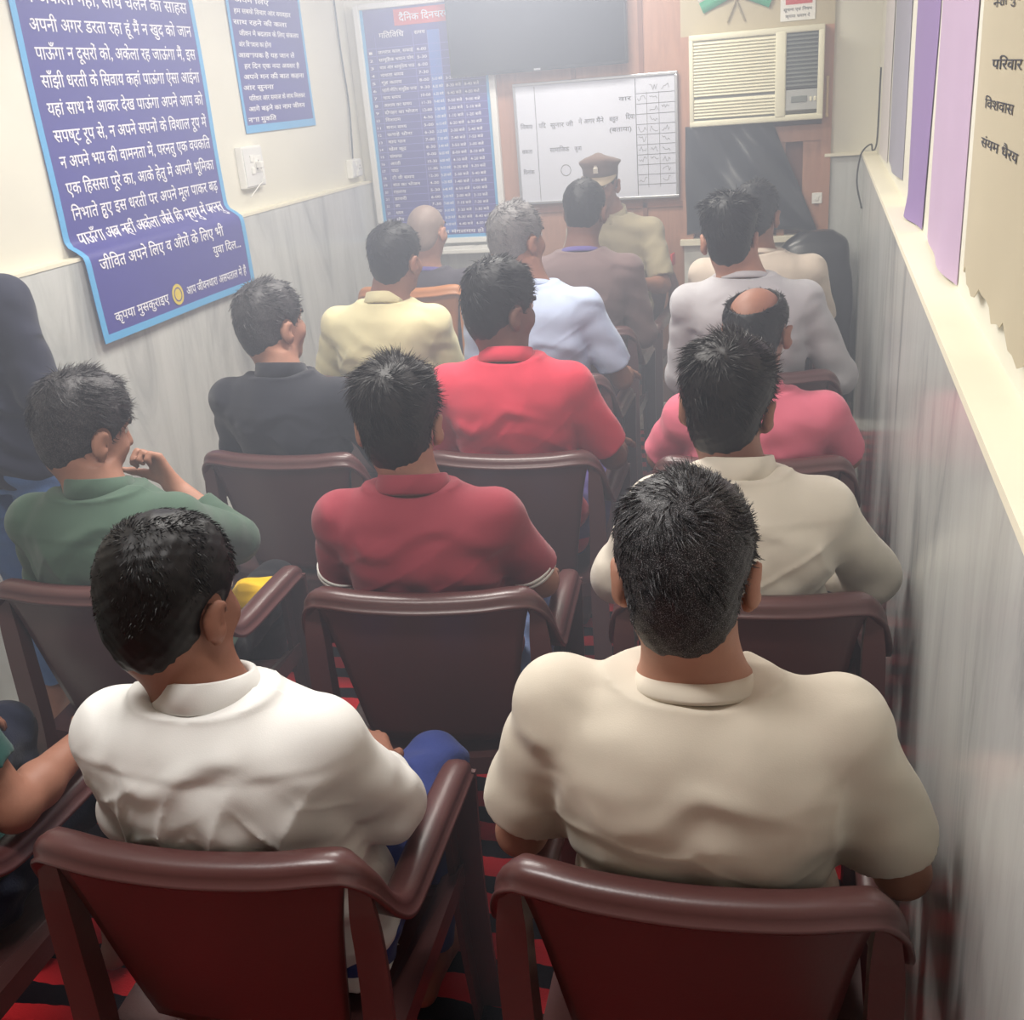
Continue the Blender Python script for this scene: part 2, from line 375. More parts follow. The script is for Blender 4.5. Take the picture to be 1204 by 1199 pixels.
class Field:
    def __init__(s, lo, hi, h):
        s.lo = np.array(lo, float); s.h = h; s.n = np.ceil((np.array(hi)-s.lo)/h).astype(int)+1
        s.F = np.full(s.n, 0.15, np.float32)
    def sub(s, lo, hi, pad):
        i0 = np.maximum(np.floor((np.array(lo)-pad-s.lo)/s.h).astype(int), 0)
        i1 = np.minimum(np.ceil((np.array(hi)+pad-s.lo)/s.h).astype(int)+1, s.n)
        if (i1 <= i0).any(): return None
        sl = tuple(slice(a, b) for a, b in zip(i0, i1))
        ax = [(s.lo[d]+s.h*np.arange(i0[d], i1[d])).astype(np.float32) for d in range(3)]
        return sl, ax[0][:, None, None], ax[1][None, :, None], ax[2][None, None, :]
    def put(s, sl, d, k, cut=False):
        a = s.F[sl]
        s.F[sl] = -smin(-a, d, k) if cut else smin(a, d, k)
    def cone(s, a, b, ra, rb, k=0.02, cut=False, flat=False):
        a = np.asarray(a, float); b = np.asarray(b, float); r = max(ra, rb)
        g = s.sub(np.minimum(a, b), np.maximum(a, b), r+k+2*s.h)
        if g is None: return
        sl, X, Y, Z = g; d = b-a; L2 = max(1e-9, d@d)
        t0 = ((X-a[0])*d[0]+(Y-a[1])*d[1]+(Z-a[2])*d[2])/L2; t = np.clip(t0, 0, 1)
        dist = np.sqrt((X-a[0]-t*d[0])**2+(Y-a[1]-t*d[1])**2+(Z-a[2]-t*d[2])**2)-(ra+(rb-ra)*t)
        if flat: dist = np.maximum(dist, (t0-1)*math.sqrt(L2))
        s.put(sl, dist, k, cut)
    def ell(s, c, r, R=None, k=0.02, cut=False):
        c = np.asarray(c, float); r = np.asarray(r, float); R = np.eye(3) if R is None else R
        m = r.max(); g = s.sub(c-m, c+m, k+2*s.h)
        if g is None: return
        sl, X, Y, Z = g; x, y, z = X-c[0], Y-c[1], Z-c[2]
        q = [R[0, i]*x+R[1, i]*y+R[2, i]*z for i in range(3)]
        k0 = np.sqrt(sum((q[i]/r[i])**2 for i in range(3)))
        k1 = np.sqrt(sum((q[i]/r[i]**2)**2 for i in range(3)))+1e-6
        s.put(sl, (k0*(k0-1)/k1).astype(np.float32), k, cut)
    def loft(s, zs, cx, cy, rx, ry, n=2.4, k=0.02, disp=None):
        zs = np.asarray(zs, float); rx = np.asarray(rx, float); ry = np.asarray(ry, float); cx = np.asarray(cx, float); cy = np.asarray(cy, float)
        g = s.sub(((cx-rx).min(), (cy-ry).min(), zs[0]), ((cx+rx).max(), (cy+ry).max(), zs[-1]), k+0.03)
        if g is None: return
        sl, X, Y, Z = g
        zi = np.linspace(zs[0], zs[-1], 200)
        def sm(v):
            w = np.interp(zi, zs, v); ker = np.hanning(23); ker /= ker.sum()
            w = np.convolve(np.pad(w, 11, mode='edge'), ker, 'valid'); return np.interp(Z, zi, w)
        RX, RY, CX, CY = sm(rx), sm(ry), sm(cx), sm(cy)
        d = ((np.abs((X-CX)/RX)**n+np.abs((Y-CY)/RY)**n)**(1/n)-1)*np.minimum(RX, RY)
        d = np.maximum(d, np.maximum(zs[0]-Z, Z-zs[-1]))
        if disp is not None: d = d+disp(X-CX, Y-CY, Z)
        s.put(sl, d.astype(np.float32), k)
    def nets(s):
        F = s.F; F = np.where(np.abs(F) < 1e-7, 1e-7, F); sg = F < 0
        n = np.array(F.shape)-1
        cnt = np.zeros(n, np.int8)
        corners = [(i, j, k) for i in (0, 1) for j in (0, 1) for k in (0, 1)]
        for i, j, k in corners: cnt += sg[i:i+n[0], j:j+n[1], k:k+n[2]]
        act = (cnt > 0) & (cnt < 8); I = np.argwhere(act)
        vals = np.stack([F[I[:, 0]+i, I[:, 1]+j, I[:, 2]+k] for i, j, k in corners], 1)
        acc = np.zeros((len(I), 3)); c = np.zeros(len(I)); C = np.array(corners, float)
        for a in range(8):
            for b in range(a+1, 8):
                if np.abs(C[a]-C[b]).sum() != 1: continue
                va, vb = vals[:, a], vals[:, b]; m = (va < 0) != (vb < 0)
                t = np.where(m, va/np.where(m, va-vb, 1), 0)
                acc += np.where(m[:, None], C[a]+(C[b]-C[a])*t[:, None], 0); c += m
        V = s.lo+s.h*(I+acc/c[:, None])
        idx = np.full(n, -1, np.int32); idx[act] = np.arange(len(I), dtype=np.int32)
        Q = []
        for ax in range(3):
            b, d = (ax+1) % 3, (ax+2) % 3
            s0 = [slice(1, -1)]*3; s1 = [slice(1, -1)]*3
            s0[ax] = slice(0, -1); s1[ax] = slice(1, None)
            A, B = sg[tuple(s0)], sg[tuple(s1)]
            for pos in (True, False):
                E = np.argwhere((A & ~B) if pos else (~A & B))
                if not len(E): continue
                off = np.ones(3, int); off[ax] = 0; E = E+off
                def g(db, dd):
                    e = E.copy(); e[:, b] += db; e[:, d] += dd
                    return idx[e[:, 0], e[:, 1], e[:, 2]]
                q = np.stack([g(-1, -1), g(0, -1), g(0, 0), g(-1, 0)], 1)
                Q.append(q if pos else q[:, ::-1])
        return V, np.vstack(Q)
    def obj(s, name, m, parent=None, relax=1):
        V, F = relax_mesh(*s.nets(), relax)
        return mesh_obj(name, V, F, m, parent)
def relax_mesh(V, F, n):
        for _ in range(n):
            acc = np.zeros_like(V); cn = np.zeros(len(V))
            for a, b in ((0, 1), (1, 2), (2, 3), (3, 0)):
                np.add.at(acc, F[:, a], V[F[:, b]]); np.add.at(cn, F[:, a], 1)
                np.add.at(acc, F[:, b], V[F[:, a]]); np.add.at(cn, F[:, b], 1)
            V = V*0.5+0.5*acc/np.maximum(cn, 1)[:, None]
        return V, F

# ------------------------------------------------------------------ moulded plastic armchairs
def chair_parts():
    parts = []
    half = [(0.0, -0.245, 0.806), (0.12, -0.240, 0.809), (0.198, -0.229, 0.814), (0.234, -0.216, 0.806), (0.252, -0.196, 0.766),
            (0.260, -0.165, 0.70), (0.261, -0.118, 0.656), (0.258, -0.04, 0.640), (0.258, 0.10, 0.636), (0.260, 0.23, 0.632), (0.260, 0.27, 0.620), (0.259, 0.285, 0.592)]
    pts = [(-x, y, z) for x, y, z in half[:0:-1]]+half
    path = spline(pts, 7)
    prof = [(-0.022, -0.018), (-0.0265, -0.008), (-0.025, 0.004), (-0.018, 0.0105), (-0.004, 0.0125), (0.010, 0.0105), (0.0185, 0.0045), (0.0215, -0.003),
            (0.0225, -0.013), (0.0275, -0.0145), (0.029, -0.0185), (0.027, -0.0225), (0.020, -0.0225)]
    w = np.interp(np.linspace(0, 1, len(path)), [0, 0.04, 0.12, 0.3, 0.5, 0.7, 0.88, 0.96, 1], [0.85, 1.0, 1.12, 1.0, 1.0, 1.0, 1.12, 1.0, 0.85])
    mb = MB(); mb.sweep(path, prof, (0, 0, 1), scale=w); parts.append(('armrest_rail', mb, True))
    # backrest shell
    nu, nv, th = 25, 15, 0.009; V = []; F = []
    for side in (0, 1):
        for j in range(nv):
            v = j/(nv-1)
            hw = 0.168+0.056*v+0.012*v**6; z = 0.415+0.386*v
            for i in range(nu):
                u = -1+2*i/(nu-1)
                y = -0.167-0.052*v-0.026*(1-u*u)*(0.5+0.5*v)+0.012*(1-v)**3-(th if side else 0)
                V.append((u*hw, y, z+0.006*(1-u*u)*v))
    N = nu*nv; q = lambda i, j, s: s*N+j*nu+i
    for j in range(nv-1):
        for i in range(nu-1):
            F.append((q(i, j, 0), q(i, j+1, 0), q(i+1, j+1, 0), q(i+1, j, 0)))
            F.append((q(i, j, 1), q(i+1, j, 1), q(i+1, j+1, 1), q(i, j+1, 1)))
    for j in range(nv-1):
        F.append((q(0, j, 0), q(0, j, 1), q(0, j+1, 1), q(0, j+1, 0))); F.append((q(nu-1, j, 0), q(nu-1, j+1, 0), q(nu-1, j+1, 1), q(nu-1, j, 1)))
    for i in range(nu-1):
        F.append((q(i, 0, 0), q(i+1, 0, 0), q(i+1, 0, 1), q(i, 0, 1))); F.append((q(i, nv-1, 0), q(i, nv-1, 1), q(i+1, nv-1, 1), q(i+1, nv-1, 0)))
    mb = MB(); mb.add(V, F); parts.append(('backrest', mb, True))
    # seat: dished slab with a rolled front edge and a skirt
    V = []; F = []; nu, nv = 17, 17
    for side in (0, 1):
        for j in range(nv):
            t = j/(nv-1); y = -0.185+0.42*t; hw = 0.175+0.045*t
            for i in range(nu):
                u = -1+2*i/(nu-1)
                z = 0.372+0.016*u*u-0.012*math.sin(math.pi*t)*(1-u*u)-0.02*max(0, (t-0.85)/0.15)**2
                edge = max(abs(u), 0) > 0.99 or j in (0, nv-1)
                V.append((u*hw, y, z-(0.045 if (side and edge) else 0.012 if side else 0)))
    N = nu*nv
    for j in range(nv-1):
        for i in range(nu-1):
            F.append((q2(i, j, 0, nu, N), q2(i+1, j, 0, nu, N), q2(i+1, j+1, 0, nu, N), q2(i, j+1, 0, nu, N)))
            F.append((q2(i, j, 1, nu, N), q2(i, j+1, 1, nu, N), q2(i+1, j+1, 1, nu, N), q2(i+1, j, 1, nu, N)))
    ring = [(i, 0) for i in range(nu)]+[(nu-1, j) for j in range(1, nv)]+[(i, nv-1) for i in range(nu-2, -1, -1)]+[(0, j) for j in range(nv-2, 0, -1)]
    for (a, b), (c, d) in zip(ring, ring[1:]+ring[:1]):
        F.append((q2(c, d, 0, nu, N), q2(a, b, 0, nu, N), q2(a, b, 1, nu, N), q2(c, d, 1, nu, N)))
    mb = MB(); mb.add(V, F); parts.append(('seat', mb, False))
    # legs: L section, the rear pair rising to the rail's corners, the front pair carrying the arms
    Lp = [(-0.026, -0.020), (0.026, -0.020), (0.026, -0.010), (-0.014, -0.010), (-0.014, 0.026), (-0.026, 0.026)]
    for sx in (-1, 1):
        pr = [(a*sx, b) for a, b in Lp][::sx]
        rear = spline([(sx*0.246, -0.208, 0.775), (sx*0.250, -0.207, 0.62), (sx*0.247, -0.216, 0.42), (sx*0.254, -0.246, 0.2), (sx*0.268, -0.28, 0.0)], 5)
        mb = MB(); mb.sweep(rear, pr, (0, 1, 0), scale=np.interp(np.linspace(0, 1, len(rear)), [0, 0.12, 1], [0.55, 0.85, 1.1])); parts.append(('leg', mb, False))
        fr = spline([(sx*0.259, 0.255, 0.61), (sx*0.256, 0.252, 0.42), (sx*0.257, 0.262, 0.2), (sx*0.262, 0.28, 0.0)], 5)
        mb = MB(); mb.sweep(fr, [(a, -b) for a, b in pr][::-1], (0, 1, 0), scale=np.linspace(1.15, 1.0, len(fr))); parts.append(('leg', mb, False))
        # side rail that joins seat, front leg and rear leg
        mb = MB(); V = [(sx*0.17, -0.185, 0.385), (sx*0.244, -0.2, 0.41), (sx*0.252, 0.25, 0.41), (sx*0.21, 0.235, 0.385)]
        V2 = [(x, y, z-0.045) for x, y, z in V]
        mb.add(V+V2, [(0, 1, 2, 3), (7, 6, 5, 4), (0, 4, 5, 1), (1, 5, 6, 2), (2, 6, 7, 3), (3, 7, 4, 0)]); parts.append(('side_rail', mb, False))
    return parts
def q2(i, j, s, nu, N): return s*N+j*nu+i

CHAIR_DATA = []
def make_chair(x, y, deg, label, m='chair'):
    root = empty('plastic_armchair', (x, y, 0.012), math.radians(deg))
    tag(root, label, 'chair', 'maroon plastic armchairs in rows')
    if not CHAIR_DATA:
        for nm, mb, sm in chair_parts():
            o = mb.build(nm, MT[m], root, sm)
            CHAIR_DATA.append(o)
    else:
        for src in CHAIR_DATA:
            o = src.copy(); COL.objects.link(o); o.parent = root
            if m != 'chair':
                o.data = src.data.copy(); o.data.materials[0] = MT[m]
    return root

# ------------------------------------------------------------------ people
def rotm(yaw, pitch, roll):
    y, p, r = map(math.radians, (yaw, pitch, roll))
    return np.array((Matrix.Rotation(y, 3, 'Z') @ Matrix.Rotation(-p, 3, 'X') @ Matrix.Rotation(r, 3, 'Y')))

def unit(v):
    v = np.asarray(v, float); return v/max(1e-9, np.linalg.norm(v))

def hand(F, w, d, nrm, side, curl=0.5, sc=1.0, spread=1.0):
    """palm, four fingers of unequal length and a thumb; nrm points out of the palm; side=+1 right hand."""
    d = unit(d); nrm = np.asarray(nrm, float); nrm = unit(nrm-d*(nrm@d)); l = np.cross(nrm, d)*side   # l: towards the thumb
    w = np.asarray(w, float)
    offs = [0.030, 0.010, -0.010, -0.028]; lens = [0.070, 0.078, 0.072, 0.056]
    for i in range(4):
        kn = w+d*(0.090-0.006*abs(i-1))*sc+l*offs[i]*sc
        F.cone(w+l*offs[i]*0.55*sc, kn, 0.0155*sc, 0.0115*sc, 0.014)
    for i in range(4):
        p = w+d*(0.090-0.006*abs(i-1))*sc+l*offs[i]*sc; ang = 0.15+curl*0.4
        dd = unit(d+l*offs[i]*2.2*spread)
        for seg, (fr, r0, r1) in enumerate([(0.46, 0.0098, 0.0088), (0.31, 0.0088, 0.0080), (0.23, 0.0080, 0.0066)]):
            v = dd*math.cos(ang)+nrm*math.sin(ang); q = p+v*lens[i]*fr*sc
            F.cone(p, q, r0*sc, r1*sc, 0.004); p = q; ang += curl*1.0
    p = w+d*0.028*sc+l*0.026*sc+nrm*0.006; ang = 0.0
    for ln, r0, r1, bend in [(0.040, 0.0150, 0.0120, 0), (0.032, 0.0115, 0.0100, 0.35), (0.026, 0.0098, 0.0078, 0.7)]:
        v = unit(d*(0.75+0.25*bend)+l*(0.75-0.5*bend)+nrm*(0.35+0.6*curl*bend)); q = p+v*ln*sc
        F.cone(p, q, r0*sc, r1*sc, 0.008); p = q

def foot(F, a, d, sc=1.0):
    """a: ankle, d: horizontal toe direction"""
    d = unit((d[0], d[1], 0)); l = np.array((d[1], -d[0], 0)); a = np.asarray(a, float)
    heel = a-d*0.045+np.array((0, 0, 0.03-a[2])); ball = a+d*0.13+np.array((0, 0, 0.022-a[2]))
    F.cone(a, heel, 0.034, 0.028, 0.03); F.cone(a, ball, 0.036, 0.022, 0.03); F.cone(heel, ball, 0.027, 0.022, 0.02)
    F.cone(ball-l*0.022, ball+l*0.022, 0.02, 0.02, 0.02)
    for i in range(5):
        b = ball+l*(0.034-0.016*i)*1.0; e = b+d*(0.058-0.006*abs(i-1)-0.004*i); e[2] = 0.013
        F.cone(b, e, 0.012, 0.0095 if i else 0.0115, 0.004)

ZR = np.array([-0.07, 0.0, 0.12, 0.24, 0.36, 0.43, 0.485, 0.515, 0.53, 0.60])
RX = np.array([0.150, 0.170, 0.158, 0.152, 0.168, 0.176, 0.150, 0.100, 0.078, 0.056])
RY = np.array([0.085, 0.112, 0.108, 0.104, 0.112, 0.108, 0.092, 0.074, 0.066, 0.056])
LEAN = np.array([0.0, 0.0, 0.03, 0.06, 0.09, 0.09, 0.08, 0.07, 0.06, 0.045])

def hair_strands(V, F, hc, R, n, L, lift, wid, rng, crown=(0, -0.055, 0.105), rand=0.35, jit=0.4, minz=-9, nmask=None, swirl=0.4):
    tri = V[F]; cen = tri.mean(1); nr = np.cross(tri[:, 2]-tri[:, 0], tri[:, 3]-tri[:, 1]); ar = np.linalg.norm(nr, axis=1)
    nr = nr/np.maximum(ar, 1e-12)[:, None]
    q = (cen-hc) @ R
    # keep to the outer side
    out = ((nr @ R)*unit(1.0)).copy() if False else nr @ R
    ok = (np.einsum('ij,ij->i', out, q) > 0) & (q[:, 2] > minz)
    if nmask is not None: ok &= nmask(q)
    pr = ar*ok; pr = pr/pr.sum(); pick = rng.choice(len(F), n, p=pr)
    w = rng.random((n, 4)); w /= w.sum(1)[:, None]
    P = (tri[pick]*w[:, :, None]).sum(1); N = nr[pick]
    loc = (P-hc) @ R
    fl = loc-np.array(crown); fl = fl @ R.T
    fl -= N*np.einsum('ij,ij->i', fl, N)[:, None]; fl /= np.maximum(np.linalg.norm(fl, axis=1), 1e-6)[:, None]
    rd = rng.normal(0, 1, (n, 3))
    lf = np.interp(loc[:, 2], [-0.08, 0.0, 0.06, 0.12], [0.06, 0.10, 0.22, 0.45])*lift
    fl = fl+np.cross(N, fl)*swirl; low = np.sin(loc[:, [1, 2, 0]]*np.array([75, 60, 68])+2*np.sin(loc*47+swirl*9)+swirl*5) @ R.T
    D0 = fl+N*(lf*(1+0.8*low[:, 0]))[:, None]+rd*rand*0.55+low*rand*1.3; D0 /= np.linalg.norm(D0, axis=1)[:, None]
    D1 = D0+fl*0.5+rng.normal(0, 1, (n, 3))*rand*0.6; D1 /= np.linalg.norm(D1, axis=1)[:, None]
    Ls = L*np.interp(loc[:, 2], [-0.09, -0.02, 0.05, 0.12], [0.25, 0.5, 0.85, 1.0])*(1-jit+2*jit*rng.random(n))
    p0 = P-N*0.002; p1 = p0+D0*(Ls*0.5)[:, None]; p2 = p1+D1*(Ls*0.5)[:, None]
    sd = np.cross(D0, rd); sd /= np.maximum(np.linalg.norm(sd, axis=1), 1e-6)[:, None]
    ww = wid*(0.6+0.8*rng.random(n))[:, None]
    VV = np.stack([p0-sd*ww, p0+sd*ww, p1-sd*ww*0.7, p1+sd*ww*0.7, p2-sd*ww*0.15, p2+sd*ww*0.15], 1).reshape(-1, 3)
    b = (np.arange(n)*6)[:, None]
    FF = np.vstack([b+np.array([[0, 1, 3, 2]]), b+np.array([[2, 3, 5, 4]])])
    return VV, FF

def collar_mesh(c, rx, ry, h, flare, tilt, open_front, m, parent, name='collar', band=False, rz=0.0, th=0.004):
    """A folded shirt collar (or a plain band) round the neck; lower in front."""
    N = 56; V = []; F = []
    if band: prof = [(0.0, -0.008), (-0.003, 0.012), (0.002, 0.016), (0.010, 0.013), (0.024, -0.001), (0.024, -0.008)]
    else: prof = [(-th, -0.006), (-th-0.001, h*0.9), (0.001, h), (th+0.002, h*0.96), (flare+th, -0.004), (flare, -0.010), (th*0.3, h*0.72), (0.0, -0.006)]
    k = len(prof); a0 = open_front; cr, sr = math.cos(rz), math.sin(rz)
    for i in range(N+1):
        a = math.pi/2+a0+(2*math.pi-2*a0)*i/N
        fr = max(0.0, math.sin(a))
        for dr, dz in prof:
            x, y = (rx+dr)*math.cos(a), (ry+dr+0.012*fr*fr)*math.sin(a)
            z = dz*(1-0.15*fr)-tilt*(y/ry)*ry
            V.append((c[0]+x*cr-y*sr, c[1]+x*sr+y*cr, c[2]+z))
    for i in range(N):
        for j in range(k):
            j2 = (j+1) % k; F.append((i*k+j, (i+1)*k+j, (i+1)*k+j2, i*k+j2))
    F.append(tuple(range(k))); F.append(tuple(N*k+j for j in range(k-1, -1, -1)))
    return mesh_obj(name, V, F, m, parent)

def person(label, loc, deg, top, skin='skin', hair='blk', hair_t=0.014, hair_top=0.012, hair_style='short', strands=2500, slen=0.022, lift=0.7,
           shirt='tee', shirt_m=None, trouser_m=None, sx=0.185, bulk=1.0, hz=0.49, head=(0, 0, 0), h=0.007, hh=0.0045,
           lel=(-0.262, 0.0, 0.745), rel=(0.262, 0.0, 0.745), lwr=(-0.12, 0.23, 0.645), rwr=(0.12, 0.23, 0.645),
           lhd=(0.25, 1, -0.15), rhd=(-0.25, 1, -0.15), lhn=(0, -0.1, -1), rhn=(0, -0.1, -1), lcurl=0.5, rcurl=0.5,
           lkn=(-0.15, 0.40, 0.50), rkn=(0.15, 0.40, 0.50), lan=(-0.10, 0.33, 0.085), ran=(0.10, 0.33, 0.085), ltoe=(-0.15, 1, 0), rtoe=(0.15, 1, 0),
           sleeve=0.8, sleeve_r=0.062, lean=-0.85, hps=None, fold=1.0, yoke=None, nape=-0.082, seed=1, hip=(0.09, 0.0), bald=None, collar=None, collar_m=None, rand=0.28, trim=None,
           hs=1.0, sag=0.0, shdz=(0, 0), group='people seated in rows', ripple=0.0):
    rng = np.random.default_rng(seed)
    a = math.radians(deg); ca, sa = math.cos(a), math.sin(a)
    def L(p):
        dx, dy = p[0]-loc[0], p[1]-loc[1]
        return np.array([dx*ca+dy*sa, -dx*sa+dy*ca, p[2]])
    T = L(top); R = rotm(*head)
    hc = T-np.array([0, 0, 0.118*hs+(hair_t+hair_top+0.35*lift*slen if hair else 0)])                         # centre of the head
    st = (T[2]-0.287-hz)/0.53
    zs = hz+ZR*st
    cyb = LEAN*lean; nb_def = np.array([0, cyb[-2], zs[-2]])
    # the spine follows the head: sideways and fore-aft shift spread over the upper torso
    sh = np.array([T[0], 0, 0])*0.55; shy = (T[1]-0.0)*0.45
    f = np.clip((ZR-0.05)/0.5, 0, 1.1)
    cx = sh[0]*f; cy = cyb+shy*f
    nb = np.array([cx[-2], cy[-2], zs[-2]])
    js = hz+0.455*st; iy = np.interp(0.455, ZR, cy); ix = np.interp(0.455, ZR, cx)
    ls = np.array([ix-sx, iy, js+shdz[0]]); rs = np.array([ix+sx, iy, js+shdz[1]])
    lel, rel, lwr, rwr = map(lambda v: np.array(v, float), (lel, rel, lwr, rwr))
    lkn, rkn, lan, ran = map(lambda v: np.array(v, float), (lkn, rkn, lan, ran))
    lh = np.array([-hip[0], hip[1], hz]); rh = np.array([hip[0], hip[1], hz])
    pts = np.array([ls, rs, lel, rel, lwr, rwr, lkn, rkn, lan, ran, lh, rh, hc, T])
    lo = pts.min(0)-0.17; hi = pts.max(0)+0.17
    lo[1] -= 0.06; hi[1] += 0.14; lo[2] = -0.01; lo[0] -= 0.06; hi[0] += 0.06
    F = Field(lo, hi, h)
    H = lambda *p: hc+R @ (np.array(p)*hs)
    # trunk, neck, shoulders
    F.loft(zs, cx, cy, RX*bulk-0.012, RY*bulk-0.012, 2.3, 0.02)
    F.cone(nb-np.array([0, 0, 0.05]), H(0, -0.022, -0.06), 0.060, 0.056, 0.03)
    for s_, e_, w_, hd, hn, cu, sd in ((ls, lel, lwr, lhd, lhn, lcurl, -1), (rs, rel, rwr, rhd, rhn, rcurl, 1)):
        c_ = np.array([ix+sd*0.085, iy, js+0.006])
        F.cone(c_, s_, 0.036, 0.048, 0.04)
        F.cone(s_, s_+(e_-s_)*0.35, 0.048, 0.046, 0.03); F.cone(s_+(e_-s_)*0.35, e_, 0.046, 0.036, 0.02)
        m_ = e_+(w_-e_)*0.3
        F.cone(e_, m_, 0.038, 0.040, 0.02); F.cone(m_, w_, 0.040, 0.025, 0.02)
        hand(F, w_, hd, hn, sd, cu)
    for h_, k_, a_, toe in ((lh, lkn, lan, ltoe), (rh, rkn, ran, rtoe)):
        F.cone(h_, k_, 0.078, 0.052, 0.03); m_ = k_+(a_-k_)*0.3
        F.cone(k_, m_, 0.050, 0.050, 0.02); F.cone(m_, a_, 0.050, 0.033, 0.02); foot(F, a_, toe)
    # head
    E = lambda c, r, k=0.02, cut=False, RR=None: F.ell(H(*c), np.array(r)*hs, R if RR is None else R @ RR, k, cut)
    E((0, -0.010, 0.028), (0.0765, 0.097, 0.090)); E((0, 0.022, -0.035), (0.062, 0.072, 0.088), 0.03)
    E((0, 0.062, -0.098), (0.026, 0.024, 0.022), 0.03); E((0, -0.05, -0.03), (0.062, 0.05, 0.06), 0.03)
    F.cone(H(-0.038, 0.082, 0.03), H(0.038, 0.082, 0.03), 0.012, 0.012, 0.02)
    F.cone(H(0, 0.094, 0.012), H(0, 0.112, -0.030), 0.009, 0.0135, 0.012)
    for sgn in (-1, 1):
        F.cone(H(sgn*0.012, 0.098, -0.034), H(sgn*0.013, 0.1, -0.034), 0.009, 0.009, 0.008)
        E((sgn*0.033, 0.098, 0.010), (0.018, 0.014, 0.012), 0.014, True); E((sgn*0.042, 0.066, -0.03), (0.02, 0.02, 0.02), 0.03)
        RR = rotm(sgn*-24, 12, 0)
        E((sgn*0.090, -0.008, -0.008), (0.0100, 0.022, 0.034), 0.008, RR=RR); E((sgn*0.082, 0.0, -0.036), (0.009, 0.012, 0.016), 0.008, RR=RR)
        E((sgn*0.100, 0.002, -0.006), (0.007, 0.011, 0.018), 0.008, True, RR)
    F.cone(H(-0.02, 0.088, -0.060), H(0.02, 0.088, -0.060), 0.0085, 0.0085, 0.006); F.cone(H(-0.016, 0.086, -0.071), H(0.016, 0.086, -0.071), 0.009, 0.009, 0.006)
    body = F.obj('person', MT[skin])
    body.location = (loc[0], loc[1], 0.012 if hz < 0.7 else 0.0); body.rotation_euler = (0, 0, a)
    tag(body, label, 'person', group)
    # eyes and brows
    for sgn in (-1, 1):
        c = H(sgn*0.033, 0.0785, 0.010); V, Fq, mi = [], [], []
        for i in range(7):
            for j in range(12):
                t, u = math.pi*i/6, 2*math.pi*j/12
                V.append(c+R @ (0.0125*np.array([math.sin(t)*math.cos(u), math.cos(t), math.sin(t)*math.sin(u)])))
        for i in range(6):
            for j in range(12):
                Fq.append((i*12+j, i*12+(j+1) % 12, (i+1)*12+(j+1) % 12, (i+1)*12+j)); mi.append(1 if i < 1 else 0)
        mesh_obj('eye', V, Fq, None, body, True, [MT['eyew'], MT['eyeb']], mi)
        mb = MB(); mb.tube([H(sgn*0.016, 0.099, 0.027), H(sgn*0.034, 0.098, 0.034), H(sgn*0.052, 0.085, 0.029)], 0.0038, 6)
        mb.build('eyebrow', MT['blk'], body, True)
    # hair
    if hair:
        G = Field(hc-0.15*hs, hc+0.16*hs, hh)
        g = G.sub(hc-0.15*hs, hc+0.16*hs, 0); sl, X, Y, Z = g
        x, y, z = (sum(R[i, d]*(q-hc[i]) for i, q in enumerate((X, Y, Z)))/hs for d in range(3))
        tz = np.interp(z, [-0.09, -0.05, 0.0, 0.05, 0.12], [0.0036, 0.0045, hair_t*0.8, hair_t*1.05, hair_t+hair_top])
        tz = tz*(1-0.62*np.clip((np.abs(x)-0.045)/0.03, 0, 1)*np.clip((0.042-z)/0.04, 0, 1))
        tz = tz+np.where(hair_t > 0.006, 0.002, 0)*np.exp(-((z-0.075)/0.035)**2)*np.clip((np.abs(x)-0.03)/0.04, 0, 1)
        nz = 0.0022*np.sin(x*150+2*np.sin(z*90)+seed)*np.sin(y*130+z*120)+0.0016*np.sin(x*290+y*210+seed*2)*np.sin(z*260+x*90)
        def el(c, r):
            qx, qy, qz = (x-c[0])/r[0], (y-c[1])/r[1], (z-c[2])/r[2]
            k0 = np.sqrt(qx**2+qy**2+qz**2); k1 = np.sqrt((qx/r[0])**2+(qy/r[1])**2+(qz/r[2])**2)+1e-6
            return k0*(k0-1)/k1
        d = smin(el((0, -0.010, 0.028), (0.0765, 0.097, 0.090)), el((0, -0.05, -0.03), (0.062, 0.05, 0.06)), 0.03)-tz-nz*0.45*min(1, hair_t/0.01)
        front = 0.8*y-0.6*z-0.034+0.004*np.sin(x*200); low = 0.38*y-0.925*z+nape*0.77+0.001*np.sin(x*160)
        d = np.maximum(d, np.maximum(front, low))
        er = np.sqrt((np.abs(x)-0.092)**2+(y-0.004)**2+((z+0.010)*0.8)**2)-0.034
        d = np.maximum(d, -er)
        if bald: d = np.maximum(d, -el(bald[0], bald[1]))
        G.F[sl] = (d*hs).astype(np.float32)
        V, Fq = relax_mesh(*G.nets(), 1)
        if strands:
            VV, FF = hair_strands(V, Fq, hc, R, strands, slen, lift, 0.0009 if h < 0.0065 else 0.0014, rng, rand=rand, swirl=(0.55 if seed % 2 else -0.45), nmask=(lambda q: (np.abs(q[:, 0]) < 0.070) | (q[:, 2] > 0.035) | (q[:, 1] < -0.045)))
            Fq = np.vstack([Fq, FF+len(V)]); V = np.vstack([V, VV])
        mesh_obj('hair', V, Fq, MT[hair], body)
    # shirt
    if shirt:
        SM = MT[shirt_m]; off = 0.014+sag
        lo = np.minimum.reduce([ls, rs, lel, rel, (lwr if sleeve > 1 else lel), (rwr if sleeve > 1 else rel)])-0.11; hi = np.maximum.reduce([ls, rs, lel, rel, (lwr if sleeve > 1 else lel), (rwr if sleeve > 1 else rel)])+0.11
        lo[0] = min(lo[0], -0.25*bulk); hi[0] = max(hi[0], 0.25*bulk); lo[1] = min(lo[1], cy.min()-0.17); hi[1] = max(hi[1], cy.max()+0.17); lo[2] = hz-0.1; hi[2] = nb[2]+0.12
        G = Field(lo, hi, h*0.8)
